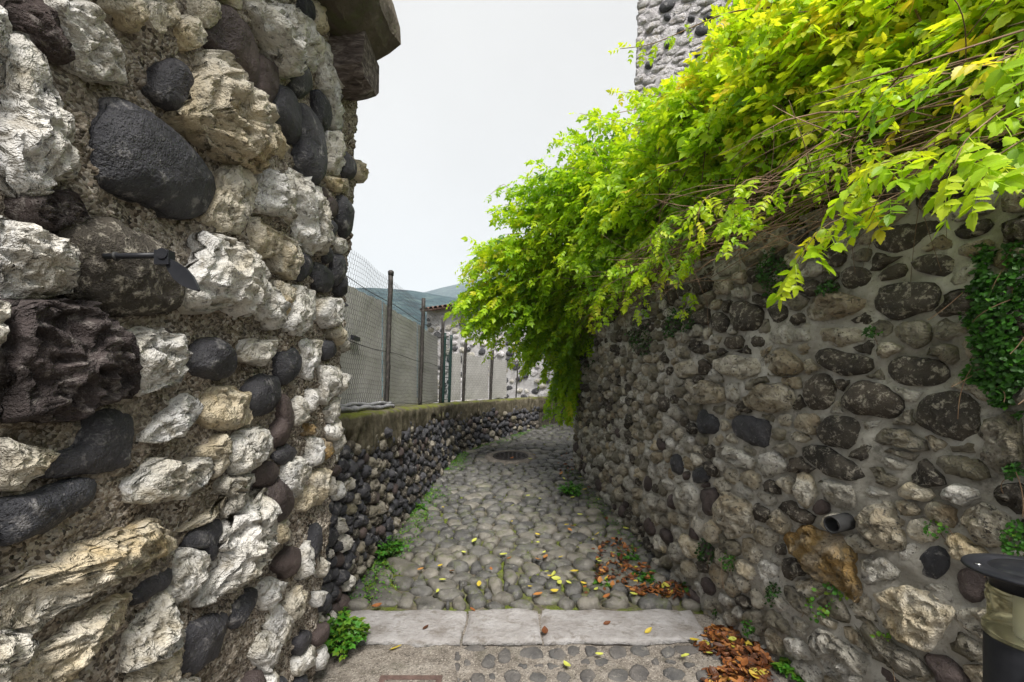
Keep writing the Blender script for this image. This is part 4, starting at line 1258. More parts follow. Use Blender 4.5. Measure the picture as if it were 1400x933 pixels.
# ================================================================ SMALL FITTINGS
# shutter stop on the black boulder
(uv, y_) = WL.hit(116, 352, 0, UC)
b0 = WL.P(np.array([uv[0]]), np.array([uv[1]]), 0.105)[0]
sh = thing('shutter_stop', 'black iron shutter stop with a leaf shaped flap on a boulder', 'shutter stop', b0)
q = Mesher(); q.tube([b0 - [0.055, 0, 0], b0 + [0.065, 0, 0.002]], 0.0065, 10); q.done('pin', BLACK, sh, b0, True)
q = Mesher(); q.lathe(b0 - [0, 0, 0.030], [(0.010, -0.002), (0.010, 0.002), (0.004, 0.003)], 14)
vv = np.concatenate(q.v) - b0; vv = vv[:, [2, 1, 0]] + b0; q.v = [vv]; q.done('collar', PVC, sh, b0, True)
q = Mesher(); q.box(b0 + [0.078, 0, -0.004], (0.016, 0.010, 0.016)); q.tube([b0 + [0.081, -0.013, 0.003], b0 + [0.081, 0.013, 0.003]], 0.012, 12); q.done('knuckle', BLACK, sh, b0 + [0.09, 0, 0])
fl_ = []
for t, wd in [(0, 0.009), (0.15, 0.017), (0.4, 0.024), (0.65, 0.021), (0.85, 0.012), (1.0, 0.003)]:
    wd *= 0.75; c = b0 + np.array([0.086 + 0.068 * t, 0, -0.010 - 0.076 * t + 0.01 * t * t])
    e = np.array([0.74, 0, 0.67])
    for sgn in (-1, 1):
        for th_ in (-0.004, 0.004): fl_.append(c + e * sgn * wd + np.array([0, th_, 0]))
n = 6; F_ = []
for i in range(n - 1):
    a = i * 4
    F_ += [[a, a + 4, a + 6, a + 2], [a + 1, a + 3, a + 7, a + 5], [a, a + 1, a + 5, a + 4], [a + 2, a + 6, a + 7, a + 3]]
F_ += [[0, 2, 3, 1], [20, 21, 23, 22]]
build('flap', np.array(fl_), np.array(F_), BLACK, sh, b0 + [0.1, 0, -0.02], False)

# drain pipe in the right wall
uv, y_ = WR.hit(1158, 713, ULO)
p0 = WR.P(np.array([uv[0]]), np.array([uv[1]]), 0.0)[0]; nrm = WR.N(uv[0])
dp = thing('drain_pipe', 'short grey plastic drain pipe sticking out of the wall', 'pipe', p0)
ax = nrm + np.array([0, -0.05, -0.06]); ax /= np.linalg.norm(ax)
e1 = np.cross(ax, [0, 0, 1.0]); e1 /= np.linalg.norm(e1); e2 = np.cross(ax, e1)
an = np.arange(28) / 28 * 2 * np.pi; ring = lambda r, h: p0 + ax * h + r * (np.cos(an)[:, None] * e1 + np.sin(an)[:, None] * e2)
prof = [(0.041, -0.06), (0.041, 0.105), (0.040, 0.108), (0.035, 0.108), (0.034, 0.105), (0.034, -0.05)]
build('pipe', np.concatenate([ring(r, h) for r, h in prof]), [grid_faces(6, 28, True)], PVC, dp, p0)
build('bore_disc', ring(0.0345, -0.03), [np.arange(28)[None, :]], PIPEIN, dp, p0)  # near-black disc closing the pipe bore

# bollard lamp
BX, BY, BZ = 1.22, 1.06, 1.085
bz0 = float(ground_z(BY))
bl = thing('bollard_lamp', 'black bollard lamp with a yellowed clear light band and wide flat cap', 'lamp', (BX, BY, bz0))
q = Mesher(); q.lathe((BX, BY, 0), [(0.12, bz0 - 0.02), (0.12, bz0 + 0.012), (0.105, bz0 + 0.02), (0.0865, bz0 + 0.03), (0.086, BZ - 0.165), (0.084, BZ - 0.16), (0.07, BZ - 0.16)], 48); q.done('body', BLACK, bl, (BX, BY, bz0), True)
q = Mesher(); q.lathe((BX, BY, BZ), [(0.060, -0.158), (0.087, -0.158), (0.089, -0.15), (0.0885, -0.135), (0.083, -0.128), (0.080, -0.12), (0.080, -0.085), (0.083, -0.078), (0.084, -0.066), (0.080, -0.058), (0.083, -0.052), (0.080, -0.044), (0.060, -0.044)], 48); q.done('light_band', LENS, bl, (BX, BY, BZ - 0.1), True)
q = Mesher(); q.lathe((BX, BY, BZ), [(0.030, -0.156), (0.032, -0.15), (0.032, -0.05), (0.03, -0.046)], 24); lb = q.done('lamp_tube', LAMPW, bl, (BX, BY, BZ - 0.1), True)
q = Mesher(); q.lathe((BX, BY, BZ), [(0.06, -0.043), (0.076, -0.043), (0.074, -0.012), (0.10, -0.010), (0.121, -0.006), (0.125, -0.002), (0.124, 0.002), (0.121, 0.004), (0.082, 0.006), (0.080, 0.003), (0.076, 0.003), (0.074, 0.007), (0.02, 0.009)], 64); cp_ = q.done('cap', BLACK, bl, (BX, BY, BZ), True)
for a in (2.75, 0.7, 4.8):
    q = Mesher(); q.lathe((BX + 0.102 * math.cos(a), BY + 0.102 * math.sin(a), BZ + 0.005), [(0.006, 0), (0.006, 0.002), (0.002, 0.0035)], 12); q.done('screw', STEEL, cp_, (BX, BY, BZ), True)
for a, z in ((3.75, -0.215), (4.25, -0.205), (5.3, -0.205)):
    c = np.array([BX + 0.0865 * math.cos(a), BY + 0.0865 * math.sin(a), BZ + z])
    q = Mesher(); q.tube([c - [0.003 * math.cos(a), 0.003 * math.sin(a), 0], c + [0.004 * math.cos(a), 0.004 * math.sin(a), 0]], 0.0065, 12); q.done('screw', STEEL, bl, c, True)

# ================================================================ THE VINE
def leaflet(stations, L, Wd):
    v = []; f = []
    for t, wd in stations:
        z = -0.10 * L * t * t
        v += [[t * L, 0, z], [t * L - 0.05 * L * (wd > 0), wd * Wd, z + 0.16 * wd * Wd], [t * L - 0.05 * L * (wd > 0), -wd * Wd, z + 0.16 * wd * Wd]]
    for i in range(len(stations) - 1):
        a = 3 * i
        f += [[a, a + 3, a + 4], [a, a + 4, a + 1], [a, a + 5, a + 3], [a, a + 2, a + 5]]
    return np.array(v), np.array(f)
ST_HI = [(0, 0), (0.12, 0.55), (0.30, 1.0), (0.36, 0.86), (0.52, 0.98), (0.58, 0.74), (0.72, 0.74), (0.77, 0.45), (0.88, 0.30), (1.0, 0.02)]
ST_LO = [(0, 0.0), (0.33, 1.0), (0.62, 0.72), (1.0, 0.02)]
def pinnate(st, sd, pairs=4, curl=0.25):
    """leaf of unit length along +x"""
    g = np.random.default_rng(sd); V_, F_ = [], []; n = 0
    items = []
    for k in range(pairs):
        t = 0.22 + 0.62 * k / max(1, pairs - 1)
        for s_ in (-1, 1): items.append((t, s_ * g.uniform(0.85, 1.15), 0.36 * (1 - 0.25 * abs(t - 0.5)) * g.uniform(0.85, 1.15)))
    items.append((0.88, g.normal(0, 0.1), 0.42))
    for t, an, L in items:
        v, f = leaflet(st, L, L * g.uniform(0.24, 0.31))
        tw_ = g.normal(0, 0.35); dr = g.normal(-0.25, 0.25)
        Rm = np.array(Matrix.Rotation(an, 3, 'Z') @ Matrix.Rotation(-dr, 3, 'Y') @ Matrix.Rotation(tw_, 3, 'X'))
        v = v @ Rm.T + np.array([t, 0, -curl * t * t])
        V_.append(v); F_.append(f + n); n += len(v)
    # midrib stalk
    ts = np.linspace(0, 0.9, 5)
    rb = np.concatenate([np.stack([ts, np.full(5, s_ * 0.008), -curl * ts ** 2 + 0.002], 1) for s_ in (-1, 1)])
    f = np.array([[i, i + 1, 6 + i] for i in range(4)] + [[i, 6 + i, 5 + i] for i in range(4)])
    V_.append(rb); F_.append(f + n)
    return np.concatenate(V_), np.concatenate(F_)
T_HI = [pinnate(ST_HI, k, 3 + k % 3) for k in range(8)]
T_LO = [pinnate(ST_LO, 50 + k, 3 + k % 3) for k in range(8)]
def frame(dirv, up):
    x = dirv / (np.linalg.norm(dirv) + 1e-9)
    y = np.cross(up, x); y /= np.linalg.norm(y) + 1e-9
    return np.stack([x, y, np.cross(x, y)], 1)

def project(p): return CX + F * p[0] / p[1], HY - F * (p[2] - EYE) / p[1]
BLOBS = [(690, 395, 6.0, 72), (745, 330, 5.8, 85), (705, 440, 6.2, 58), (795, 290, 5.3, 92), (840, 225, 5.0, 72), (765, 420, 6.0, 70), (763, 490, 6.5, 46), (768, 545, 6.6, 32), (652, 425, 6.0, 40),
         (845, 330, 4.8, 85), (905, 260, 4.3, 105), (965, 210, 3.8, 110), (950, 165, 4.2, 55), (1010, 120, 3.5, 105), (1085, 175, 3.0, 120), (1150, 95, 2.7, 140), (1200, 160, 2.4, 105),
         (1270, 60, 2.2, 140), (1335, 110, 1.95, 95), (1400, 50, 1.85, 120), (1080, 30, 3.3, 100), (1180, -10, 2.7, 110), (1410, 160, 1.7, 60), (1530, 60, 1.65, 140), (850, 385, 4.7, 45), (885, 365, 4.3, 48), (930, 335, 3.9, 48), (960, 315, 3.6, 50), (1050, 270, 3.0, 52), (1135, 225, 2.6, 52), (1220, 185, 2.2, 45)]
BOT = np.array([(590, 478), (640, 482), (690, 497), (720, 545), (750, 585), (778, 592), (795, 520), (812, 470), (850, 432), (900, 395), (1000, 350), (1100, 300), (1200, 232), (1280, 205), (1330, 235), (1400, 262), (1600, 280)], float)
TOPL = np.array([(590, 440), (612, 395), (645, 310), (690, 258), (740, 205), (790, 180), (850, 152), (880, 142), (915, 120), (950, 88), (980, 45), (1005, 0), (1020, -60), (1040, -400), (1700, -900)], float)
def allowed(p, slack=0.0):
    px, py = project(p)
    return py < np.interp(px, BOT[:, 0], BOT[:, 1]) + slack and py > np.interp(px, TOPL[:, 0], TOPL[:, 1]) - slack and px > 600 - slack
vg = np.random.default_rng(77)
cen = np.array([ray(a, b, d) for a, b, d, r in BLOBS]); rad_ = np.array([r / F * d for a, b, d, r in BLOBS])
vine = thing('climbing_vine', 'lime green and yellow climbing vine spilling over the garden wall', 'vine', (1.6, 3.5, 2.3))
wall_u = WR.u; 
def wall_top(y):
    k = np.argmin(abs(WR.y - y) + (WR.u < ULO - 0.3) * 9)
    return WR.P(np.array([WR.u[k]]), np.array([2.45]), 0.0)[0], WR.N(WR.u[k])
canes = []; leaves = []          # leaves: (pos, rot, size, tint, dist)
def bez(a, b, c, n):
    t = np.linspace(0, 1, n)[:, None]
    return (1 - t) ** 2 * a + 2 * t * (1 - t) * b + t * t * c
def dress(pts, t0, spacing, size, tint, slack=8, always=False, droop=0.35):
    L = np.concatenate([[0], np.cumsum(np.linalg.norm(np.diff(pts, axis=0), axis=1))])
    s = L[-1] * t0; k = 0
    while s < L[-1]:
        p = np.array([np.interp(s, L, pts[:, i]) for i in range(3)])
        q_ = np.array([np.interp(min(s + 0.03, L[-1]), L, pts[:, i]) for i in range(3)])
        t = q_ - p if np.linalg.norm(q_ - p) > 1e-4 else pts[-1] - pts[-2]
        t = t / (np.linalg.norm(t) + 1e-9)
        side = np.cross(t, [0, 0, 1.0]); side /= np.linalg.norm(side) + 1e-9
        for sg in (-1, 1):
            dv = t * vg.uniform(0.1, 0.7) + side * sg * vg.uniform(0.5, 1.0) + np.array([0, 0, vg.normal(-droop, 0.3)])
            up = np.array([0, 0, 1.0]) + vg.normal(0, 0.45, 3) + np.array([-0.35, -0.35, 0])
            sz = size * vg.uniform(0.7, 1.2)
            mid = p + dv / np.linalg.norm(dv) * sz * 0.6
            if always or allowed(mid, slack * vg.uniform(0.2, 1.6)):
                leaves.append((p, frame(dv, up), sz, float(np.clip(tint + vg.normal(0, 0.15), 0, 1)), mid[1]))
        s += spacing * vg.uniform(0.7, 1.4); k += 1
    dv = pts[-1] - pts[-2]
    if always or allowed(pts[-1], slack): leaves.append((pts[-1], frame(dv, np.array([0, 0, 1.0]) + vg.normal(0, 0.3, 3)), size * 0.8, float(np.clip(tint + 0.12, 0, 1)), pts[-1][1]))
for bi in range(len(BLOBS)):
    r = rad_[bi]; n = int(115 * r * r) + (26 if BLOBS[bi][2] < 3.6 else 8)
    for _ in range(n):
        for _try in range(30):
            dv = vg.normal(0, 1, 3); dv /= np.linalg.norm(dv)
            if dv[1] > 0.35: dv[1] *= -1
            p = cen[bi] + dv * r * vg.uniform(0.65, 1.08)
            dd_ = np.linalg.norm((cen - p), axis=1) / rad_
            dd_[bi] = 9
            if dd_.min() < 0.62 and vg.random() < 0.8: continue
            if allowed(p, 6) and p[1] > 0.9: break
        else: continue
        w0, nw = wall_top(min(p[1] + vg.normal(0.2, 0.5), 6.7))
        root = w0 - nw * vg.uniform(0.0, 0.5) + np.array([0, 0, vg.uniform(-0.02, 0.25)])
        mid = root * 0.45 + p * 0.55 + np.array([0, 0, 0.25 + 0.25 * np.linalg.norm(p - root)])
        if p[2] < 2.3: mid[2] = max(mid[2], 2.75)
        pts = bez(root, mid, p, 14)
        px, py = project(p)
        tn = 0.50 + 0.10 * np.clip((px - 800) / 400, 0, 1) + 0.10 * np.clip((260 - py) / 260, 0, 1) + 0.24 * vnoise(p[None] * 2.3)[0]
        dress(pts, 0.42 if np.linalg.norm(p - root) > 0.8 else 0.25, 0.075, 0.165, tn)
        canes.append((pts, 0.0035 + 0.002 * vg.random()))
def manual(pp, d0, d1, r, t0, tint, size=0.17, sp=0.08, always=True, droop=0.35):
    k = len(pp); pts = np.array([ray(a, b, d0 + (d1 - d0) * i / (k - 1)) for i, (a, b) in enumerate(pp)])
    t = np.linspace(0, k - 1, 24)
    pts = np.stack([np.interp(t, np.arange(k), pts[:, i]) for i in range(3)], 1)
    for _ in range(2): pts[1:-1] = 0.25 * pts[:-2] + 0.5 * pts[1:-1] + 0.25 * pts[2:]
    canes.insert(0, (pts, r))
    if t0 < 1: dress(pts, t0, sp, size, tint, 30, always, droop)
manual([(1400, -20), (1140, 4), (1000, 14), (945, 38), (890, 62), (848, 67)], 2.6, 3.3, 0.005, 0.62, 0.62, 0.10, 0.12)
manual([(1390, -5), (1250, 22), (1185, 24), (1105, 15), (1060, 22)], 2.2, 2.5, 0.005, 0.3, 0.7, 0.15, 0.1)
manual([(1300, 40), (1150, 40), (1030, 70), (990, 62)], 2.6, 3.0, 0.004, 0.3, 0.75, 0.12, 0.09)
manual([(1200, 150), (1100, 170), (1040, 183), (960, 210), (885, 235)], 2.6, 3.3, 0.006, 0.2, 0.55, 0.13, 0.12)
manual([(1130, 190), (990, 175), (900, 177), (815, 160)], 3.0, 4.2, 0.004, 0.3, 0.6, 0.11, 0.08)
manual([(1040, 160), (960, 140), (880, 130), (845, 125)], 3.3, 4.0, 0.004, 0.4, 0.7, 0.11, 0.07)
manual([(1330, 190), (1260, 250), (1190, 285), (1120, 310), (1082, 372)], 1.75, 1.70, 0.0035, 0.45, 0.66, 0.15, 0.075)
manual([(1340, 170), (1290, 190), (1240, 215), (1200, 225)], 1.6, 1.5, 0.004, 0.35, 0.72, 0.16, 0.08)
manual([(1420, 120), (1370, 150), (1320, 190), (1300, 235)], 1.45, 1.3, 0.004, 0.2, 0.62, 0.17, 0.07)
manual([(1440, 170), (1400, 190), (1360, 215), (1340, 250)], 1.4, 1.25, 0.004, 0.1, 0.55, 0.17, 0.07)
manual([(1440, 40), (1400, 70), (1350, 90), (1300, 95)], 1.5, 1.4, 0.004, 0.1, 0.66, 0.18, 0.07)
manual([(1000, 300), (940, 335), (915, 365), (905, 395)], 3.3, 3.2, 0.0035, 0.55, 0.6, 0.10, 0.09)
manual([(920, 345), (880, 390), (875, 430)], 3.8, 3.6, 0.003, 0.6, 0.55, 0.10, 0.08)
manual([(960, 360), (945, 395), (935, 425)], 3.3, 3.2, 0.003, 0.6, 0.55, 0.09, 0.08)
manual([(860, 380), (835, 415), (822, 440)], 4.3, 4.2, 0.003, 0.5, 0.5, 0.11, 0.07)
manual([(720, 300), (690, 250), (668, 268)], 5.5, 5.4, 0.004, 0.4, 0.5, 0.11, 0.08)
manual([(790, 200), (765, 190), (755, 195)], 5.0, 4.9, 0.004, 0.3, 0.55, 0.10, 0.07)
manual([(870, 150), (815, 160), (790, 155)], 4.6, 4.5, 0.004, 0.3, 0.6, 0.10, 0.08)
manual([(670, 350), (640, 375), (630, 385)], 5.9, 5.8, 0.004, 0.3, 0.5, 0.11, 0.07)
for k in range(34):                      # short leafy sprigs hanging through the tangle
    w0, nw = wall_top(1.5 + 3.8 * (k + vg.random()) / 34)
    a = w0 + nw * vg.uniform(0.05, 0.25) + np.array([0, 0, vg.uniform(0.05, 0.3)])
    c = a + nw * vg.uniform(0.1, 0.3) + np.array([0, vg.normal(0, 0.12), -vg.uniform(0.02, 0.34)])
    pts = bez(a, (a + c) / 2 + nw * 0.1 + np.array([0, 0, 0.08]), c, 10)
    dress(pts, 0.3, 0.06, 0.115, 0.55 + vg.normal(0, 0.08), 30, True)
    canes.append((pts, 0.003))
# bare tangle under the leaves along the wall top
for k in range(300):
    y = 1.3 + 4.3 * vg.random() ** 1.4
    w0, nw = wall_top(y)
    tg = np.array([-nw[1], nw[0], 0]) * vg.choice([-1, 1])
    if tg[1] < 0 and vg.random() < 0.6: tg = -tg
    a = w0 + nw * vg.uniform(-0.10, 0.14) + np.array([0, 0, vg.uniform(-0.14, 0.28)])
    L = vg.uniform(0.3, 1.1)
    c = a + tg * L + nw * vg.uniform(0.0, 0.35) + np.array([0, 0, vg.uniform(-0.28, 0.22)])
    b = (a + c) / 2 + nw * vg.uniform(0.0, 0.2) + np.array([0, 0, vg.uniform(-0.1, 0.22)])
    canes.append((bez(a, b, c, 10) + vg.normal(0, 0.004, (10, 3)), vg.uniform(0.002, 0.0045)))
for k in range(110):
    w0, nw = wall_top(vg.uniform(1.3, 5.6))
    a = w0 + nw * vg.uniform(-0.1, 0.3) + np.array([0, 0, vg.uniform(-0.05, 0.35)])
    dv = vg.normal(0, 1, 3) * [0.6, 0.8, 0.7]; dv /= np.linalg.norm(dv)
    c = a + dv * vg.uniform(0.2, 0.6)
    canes.append((bez(a, (a + c) / 2 + vg.normal(0, 0.06, 3), c, 8), vg.uniform(0.0015, 0.0035)))
for k in range(40):
    y = vg.uniform(1.4, 5.5)
    w0, nw = wall_top(y)
    a = w0 + nw * vg.uniform(0.0, 0.25) + np.array([0, 0, vg.uniform(-0.02, 0.15)])
    c = a + nw * vg.uniform(-0.05, 0.1) + np.array([0, vg.normal(0, 0.1), -vg.uniform(0.15, 0.5)])
    canes.append((bez(a, a + nw * 0.12 + np.array([0, 0, 0.05]), c, 8), 0.002))
order = sorted(range(len(canes)), key=lambda i: -np.linalg.norm(canes[i][0][-1] - canes[i][0][0]) / canes[i][0][:, 1].min())
tw_m = Mesher()
for n_, i in enumerate(order):
    pts, r = canes[i]
    rr = r * np.linspace(1.2, 0.45, len(pts))
    if n_ < 140:
        q = Mesher(); q.tube(pts, rr, 5); q.done('cane', BARK, vine, pts[0], True)
    else: tw_m.tube(pts[::2] if len(pts) > 9 else pts, rr[::2] if len(pts) > 9 else rr, 3)
tw_m.done('twigs', BARK, vine, (1.5, 3, 2.5), True)['kind'] = 'stuff'
leaves.sort(key=lambda q: -q[2] / q[4])
tints = np.linspace(0.15, 0.98, 12); cache = {}
for p, Rm, sz, tn, d in leaves[:296]:
    ti = int(np.argmin(abs(tints - tn))); vi = int(vg.integers(8))
    if (ti, vi) not in cache:
        v, f = T_HI[vi]
        ob = build('leaf', v, f, VLEAF, vine, (0, 0, 0), False, {'tint': np.full(len(v), tints[ti])})
        cache[(ti, vi)] = ob.data
        bpy.data.objects.remove(ob)
    ob = bpy.data.objects.new('leaf', cache[(ti, vi)]); C.objects.link(ob); ob.parent = vine
    mt = Matrix([[Rm[i][j] * sz for j in range(3)] + [p[i] - vine['_o'][i]] for i in range(3)] + [[0, 0, 0, 1]])
    ob.matrix_local = mt
lv = leaves[296:]
Vb, Fb, Ab = [], [], []; nb_ = 0
for k, (p, Rm, sz, tn, d) in enumerate(lv):
    v, f = (T_HI if d < 2.6 else T_LO)[k % 8]
    Vb.append((v @ Rm.T) * sz + p); Fb.append(f + nb_); Ab.append(np.full(len(v), tn)); nb_ += len(v)
if Vb:
    o = build('foliage', np.concatenate(Vb), np.concatenate(Fb), VLEAF, vine, (1.2, 4, 3), False, {'tint': np.concatenate(Ab)}); o['kind'] = 'stuff'
print('LEAVES', len(leaves), 'canes', len(canes), 'tris', sum(len(f) for f in Fb))

# ================================================================ WEEDS, CREEPERS, FALLEN LEAVES
OV = leaflet([(0, 0), (0.3, 1.0), (0.65, 0.8), (1.0, 0.02)], 1.0, 0.42)
def scatter_leaves(name, parent, origin, P_, D_, U_, S_, T_, mat=WLEAF, tpl=OV):
    v, f = tpl; n = len(v); V_, F_, A_ = [], [], []
    for k in range(len(P_)):
        V_.append((v @ frame(D_[k], U_[k]).T) * S_[k] + P_[k]); F_.append(f + k * n); A_.append(np.full(n, T_[k]))
    return build(name, np.concatenate(V_), np.concatenate(F_), mat, parent, origin, False, {'tint': np.concatenate(A_)})
TRI = []
for an in (-0.9, 0, 0.9):
    v, f = leaflet([(0, 0), (0.25, 0.8), (0.4, 0.62), (0.55, 0.85), (0.7, 0.5), (1.0, 0.02)], 1.0 if an == 0 else 0.75, 0.40)
    TRI.append((v @ np.array(Matrix.Rotation(an, 3, 'Z')).T, f))
TRI = (np.concatenate([a for a, b in TRI]), np.concatenate([b + i * len(TRI[0][0]) for i, (a, b) in enumerate(TRI)]))
def weed(label, base, radius, height, n, leaf, tint, sd, group=None, lean=(0, 0, 0), tpl=TRI, name='weed'):
    g = np.random.default_rng(sd); base = np.asarray(base, float)
    t = thing(name, label, 'weed', base, group)
    st = Mesher(); P_, D_, U_, S_, T_ = [], [], [], [], []
    for k in range(n):
        a = g.uniform(0, 2 * np.pi); r = radius * math.sqrt(g.random())
        tip = base + np.array([r * math.cos(a), r * math.sin(a), height * g.uniform(0.35, 1.0) * (1 - 0.5 * r / radius)]) + np.array(lean) * g.uniform(0.5, 1)
        b = base + (tip - base) * [0.2, 0.2, 0]
        pts = bez(b, (b + tip) / 2 + [0, 0, height * 0.25], tip, 6)
        st.tube(pts, 0.0018, 3)
        for j in range(2, 6):
            for _ in range(2):
                dv = np.array([math.cos(a), math.sin(a), g.normal(-0.1, 0.4)]) + g.normal(0, 0.8, 3) * [1, 1, 0.3]
                P_.append(pts[j]); D_.append(dv); U_.append(np.array([0, 0, 1.0]) + g.normal(0, 0.35, 3)); S_.append(leaf * g.uniform(0.55, 1.2)); T_.append(np.clip(tint + g.normal(0, 0.14), 0, 1))
    scatter_leaves('foliage', t, base, P_, D_, U_, S_, T_, tpl=tpl)
    st.done('stems', WLEAF, t, base)['kind'] = 'stuff'
    return t
def gh(px, py): return ground_hit(px, py)
weed('bright green leafy weed at the house wall corner beside the step', gh(468, 893), 0.17, 0.30, 80, 0.036, 0.82, 1)
weed('green weed at the low wall foot just above the step', gh(534, 764), 0.15, 0.22, 44, 0.032, 0.72, 2)
weed('small green weed further up the low wall foot', gh(573, 698), 0.09, 0.10, 14, 0.032, 0.6, 3)
weed('bushy green weed at the garden wall foot under the vine curtain', gh(782, 680), 0.16, 0.26, 40, 0.034, 0.6, 4)
weed('green weed among the dry leaves by the step end', gh(985, 845), 0.07, 0.12, 14, 0.032, 0.55, 5)
weed('low weed growing between cobbles in the leaf litter', gh(880, 790), 0.14, 0.07, 18, 0.03, 0.55, 6)
weed('low weed on the cobbles next to the garden wall bend', gh(862, 765), 0.10, 0.08, 14, 0.028, 0.6, 7)
weed('tiny bright weed between cobbles beyond the step', gh(828, 800), 0.10, 0.05, 16, 0.024, 0.75, 8)
weed('bright broad leaved weed in the dry leaves at the ramp edge', gh(1085, 925), 0.08, 0.10, 14, 0.05, 0.75, 9)
weed('trailing bright weed under the lowest stones of the garden wall', gh(1135, 950), 0.12, 0.12, 16, 0.04, 0.8, 10)
weed('small green weed beside the leaf pile at the wall foot', gh(935, 812), 0.06, 0.09, 10, 0.03, 0.6, 11)
def creeper(label, px, py, rx, ry, n, leaf, tint, sd, name='creeper', hang=0.25, stems=12):
    g = np.random.default_rng(sd)
    (uv, y_) = WR.hit(px, py, ULO)
    o = WR.P(np.array([uv[0]]), np.array([uv[1]]), 0.0)[0]
    t = thing(name, label, 'creeper', o)
    P_, D_, U_, S_, T_ = [], [], [], [], []
    nz = lambda a, b: vnoise(np.array([[a * 0.035, b * 0.035, sd * 1.7]]))[0]
    while len(P_) < n:
        a, b = g.uniform(-1.25, 1.25, 2)
        if math.hypot(a, b) + 0.55 * nz(px + a * rx, py + b * ry) > 0.9: continue
        uv, y_ = WR.hit(px + a * rx, py + b * ry, ULO)
        nrm = WR.N(uv[0]); th_ = (1 - min(1, math.hypot(a, b))) * 0.07 + 0.02
        P_.append(WR.P(np.array([uv[0]]), np.array([uv[1]]), 0.012 + th_ * g.random())[0])
        D_.append(np.array([0, 0, -1.0]) * hang + g.normal(0, 0.6, 3) + nrm * 0.3); U_.append(nrm + np.array([0, 0, 0.6]) + g.normal(0, 0.4, 3))
        S_.append(leaf * g.uniform(0.6, 1.3)); T_.append(np.clip(tint + g.normal(0, 0.16), 0, 1))
    f = scatter_leaves('foliage', t, o, P_, D_, U_, S_, T_); f['kind'] = 'stuff'
    st = Mesher()
    for k in range(max(2, min(stems, n // 120))):
        i = int(g.integers(len(P_))); a = P_[i]; c = a + np.array([g.normal(0, 0.05), g.normal(0, 0.05), -g.uniform(0.05, 0.2)])
        st.tube(bez(a, (a + c) / 2 + g.normal(0, 0.02, 3), c, 6), 0.0015, 3)
    st.done('stems', BARK, t, o)['kind'] = 'stuff'
creeper('large dense dark green creeper mat hanging on the wall above the bollard', 1378, 450, 52, 120, 2600, 0.020, 0.42, 1)
creeper('small creeper clump high on the wall below the bare vine tangle', 1062, 370, 24, 42, 520, 0.018, 0.28, 2)
creeper('dark creeper clump on the wall below a dangling vine sprig', 932, 440, 22, 26, 360, 0.020, 0.25, 3)
creeper('thin dark creeper on the shaded stones near the vine curtain', 880, 462, 24, 22, 280, 0.022, 0.22, 4)
creeper('long dark creeper at the far wall end under the vine curtain', 800, 470, 16, 60, 420, 0.035, 0.2, 5)
creeper('sparse creeper sprig by the round stones under the vine', 1140, 395, 16, 14, 110, 0.016, 0.3, 6)
creeper('creeper sprig beside the pale stone in mid wall', 1200, 455, 14, 12, 80, 0.014, 0.4, 7)
creeper('small fern like tuft in the wall above the ochre stone', 1003, 765, 12, 22, 120, 0.016, 0.55, 8, 'fern')
creeper('dark fern tuft between pale stones low in the wall', 970, 752, 12, 14, 120, 0.020, 0.15, 9, 'fern')
creeper('dark fern tuft in a joint left of the ochre stone', 1062, 815, 10, 18, 100, 0.016, 0.2, 10, 'fern')
creeper('bright sprouting creeper under the ochre stone', 1132, 822, 30, 26, 70, 0.022, 0.85, 11)
creeper('light green sprig on the pale lower stone by the bollard', 1215, 868, 14, 10, 22, 0.020, 0.85, 12)
creeper('light green sprig above the stone beside the drain pipe', 1285, 722, 16, 14, 30, 0.018, 0.75, 13)
creeper('green sprig in the joint behind the bollard cap', 1390, 735, 14, 26, 120, 0.016, 0.6, 14)
creeper('dark sprig at the right end of the wall', 1393, 645, 10, 12, 80, 0.016, 0.25, 15)
creeper('small weed tuft growing from the wall joint by the lowest stones', 1030, 855, 9, 16, 80, 0.018, 0.5, 16, 'fern')

# moss creeping in from the wall feet
mg = np.random.default_rng(12); P_, D_, U_, S_, T_ = [], [], [], [], []
while len(P_) < 14000:
    y = mg.uniform(3.25, 10.0); e = abs(mg.normal(0, 0.13)) + 0.02
    x = left_x(y) + e if mg.random() < 0.75 else (right_x(y) - e if y < 6.6 else left_x(y) + e)
    if vnoise(np.array([[x * 2.2, y * 1.6, 4.0]]))[0] < -0.05 + 0.9 * (e - 0.1): continue
    P_.append(np.array([x, y, float(ground_z(y)) + mg.uniform(0.004, 0.04)])); D_.append(mg.normal(0, 1, 3) + [0, 0, 0.5]); U_.append(np.array([0, 0, 1.0]) + mg.normal(0, 0.4, 3)); S_.append(mg.uniform(0.007, 0.018)); T_.append(np.clip(0.8 + mg.normal(0, 0.15), 0, 1))
tag(scatter_leaves('moss', None, (-0.8, 5, 0.2), P_, D_, U_, S_, T_), 'yellow green moss along the feet of the lane walls', kind='stuff')

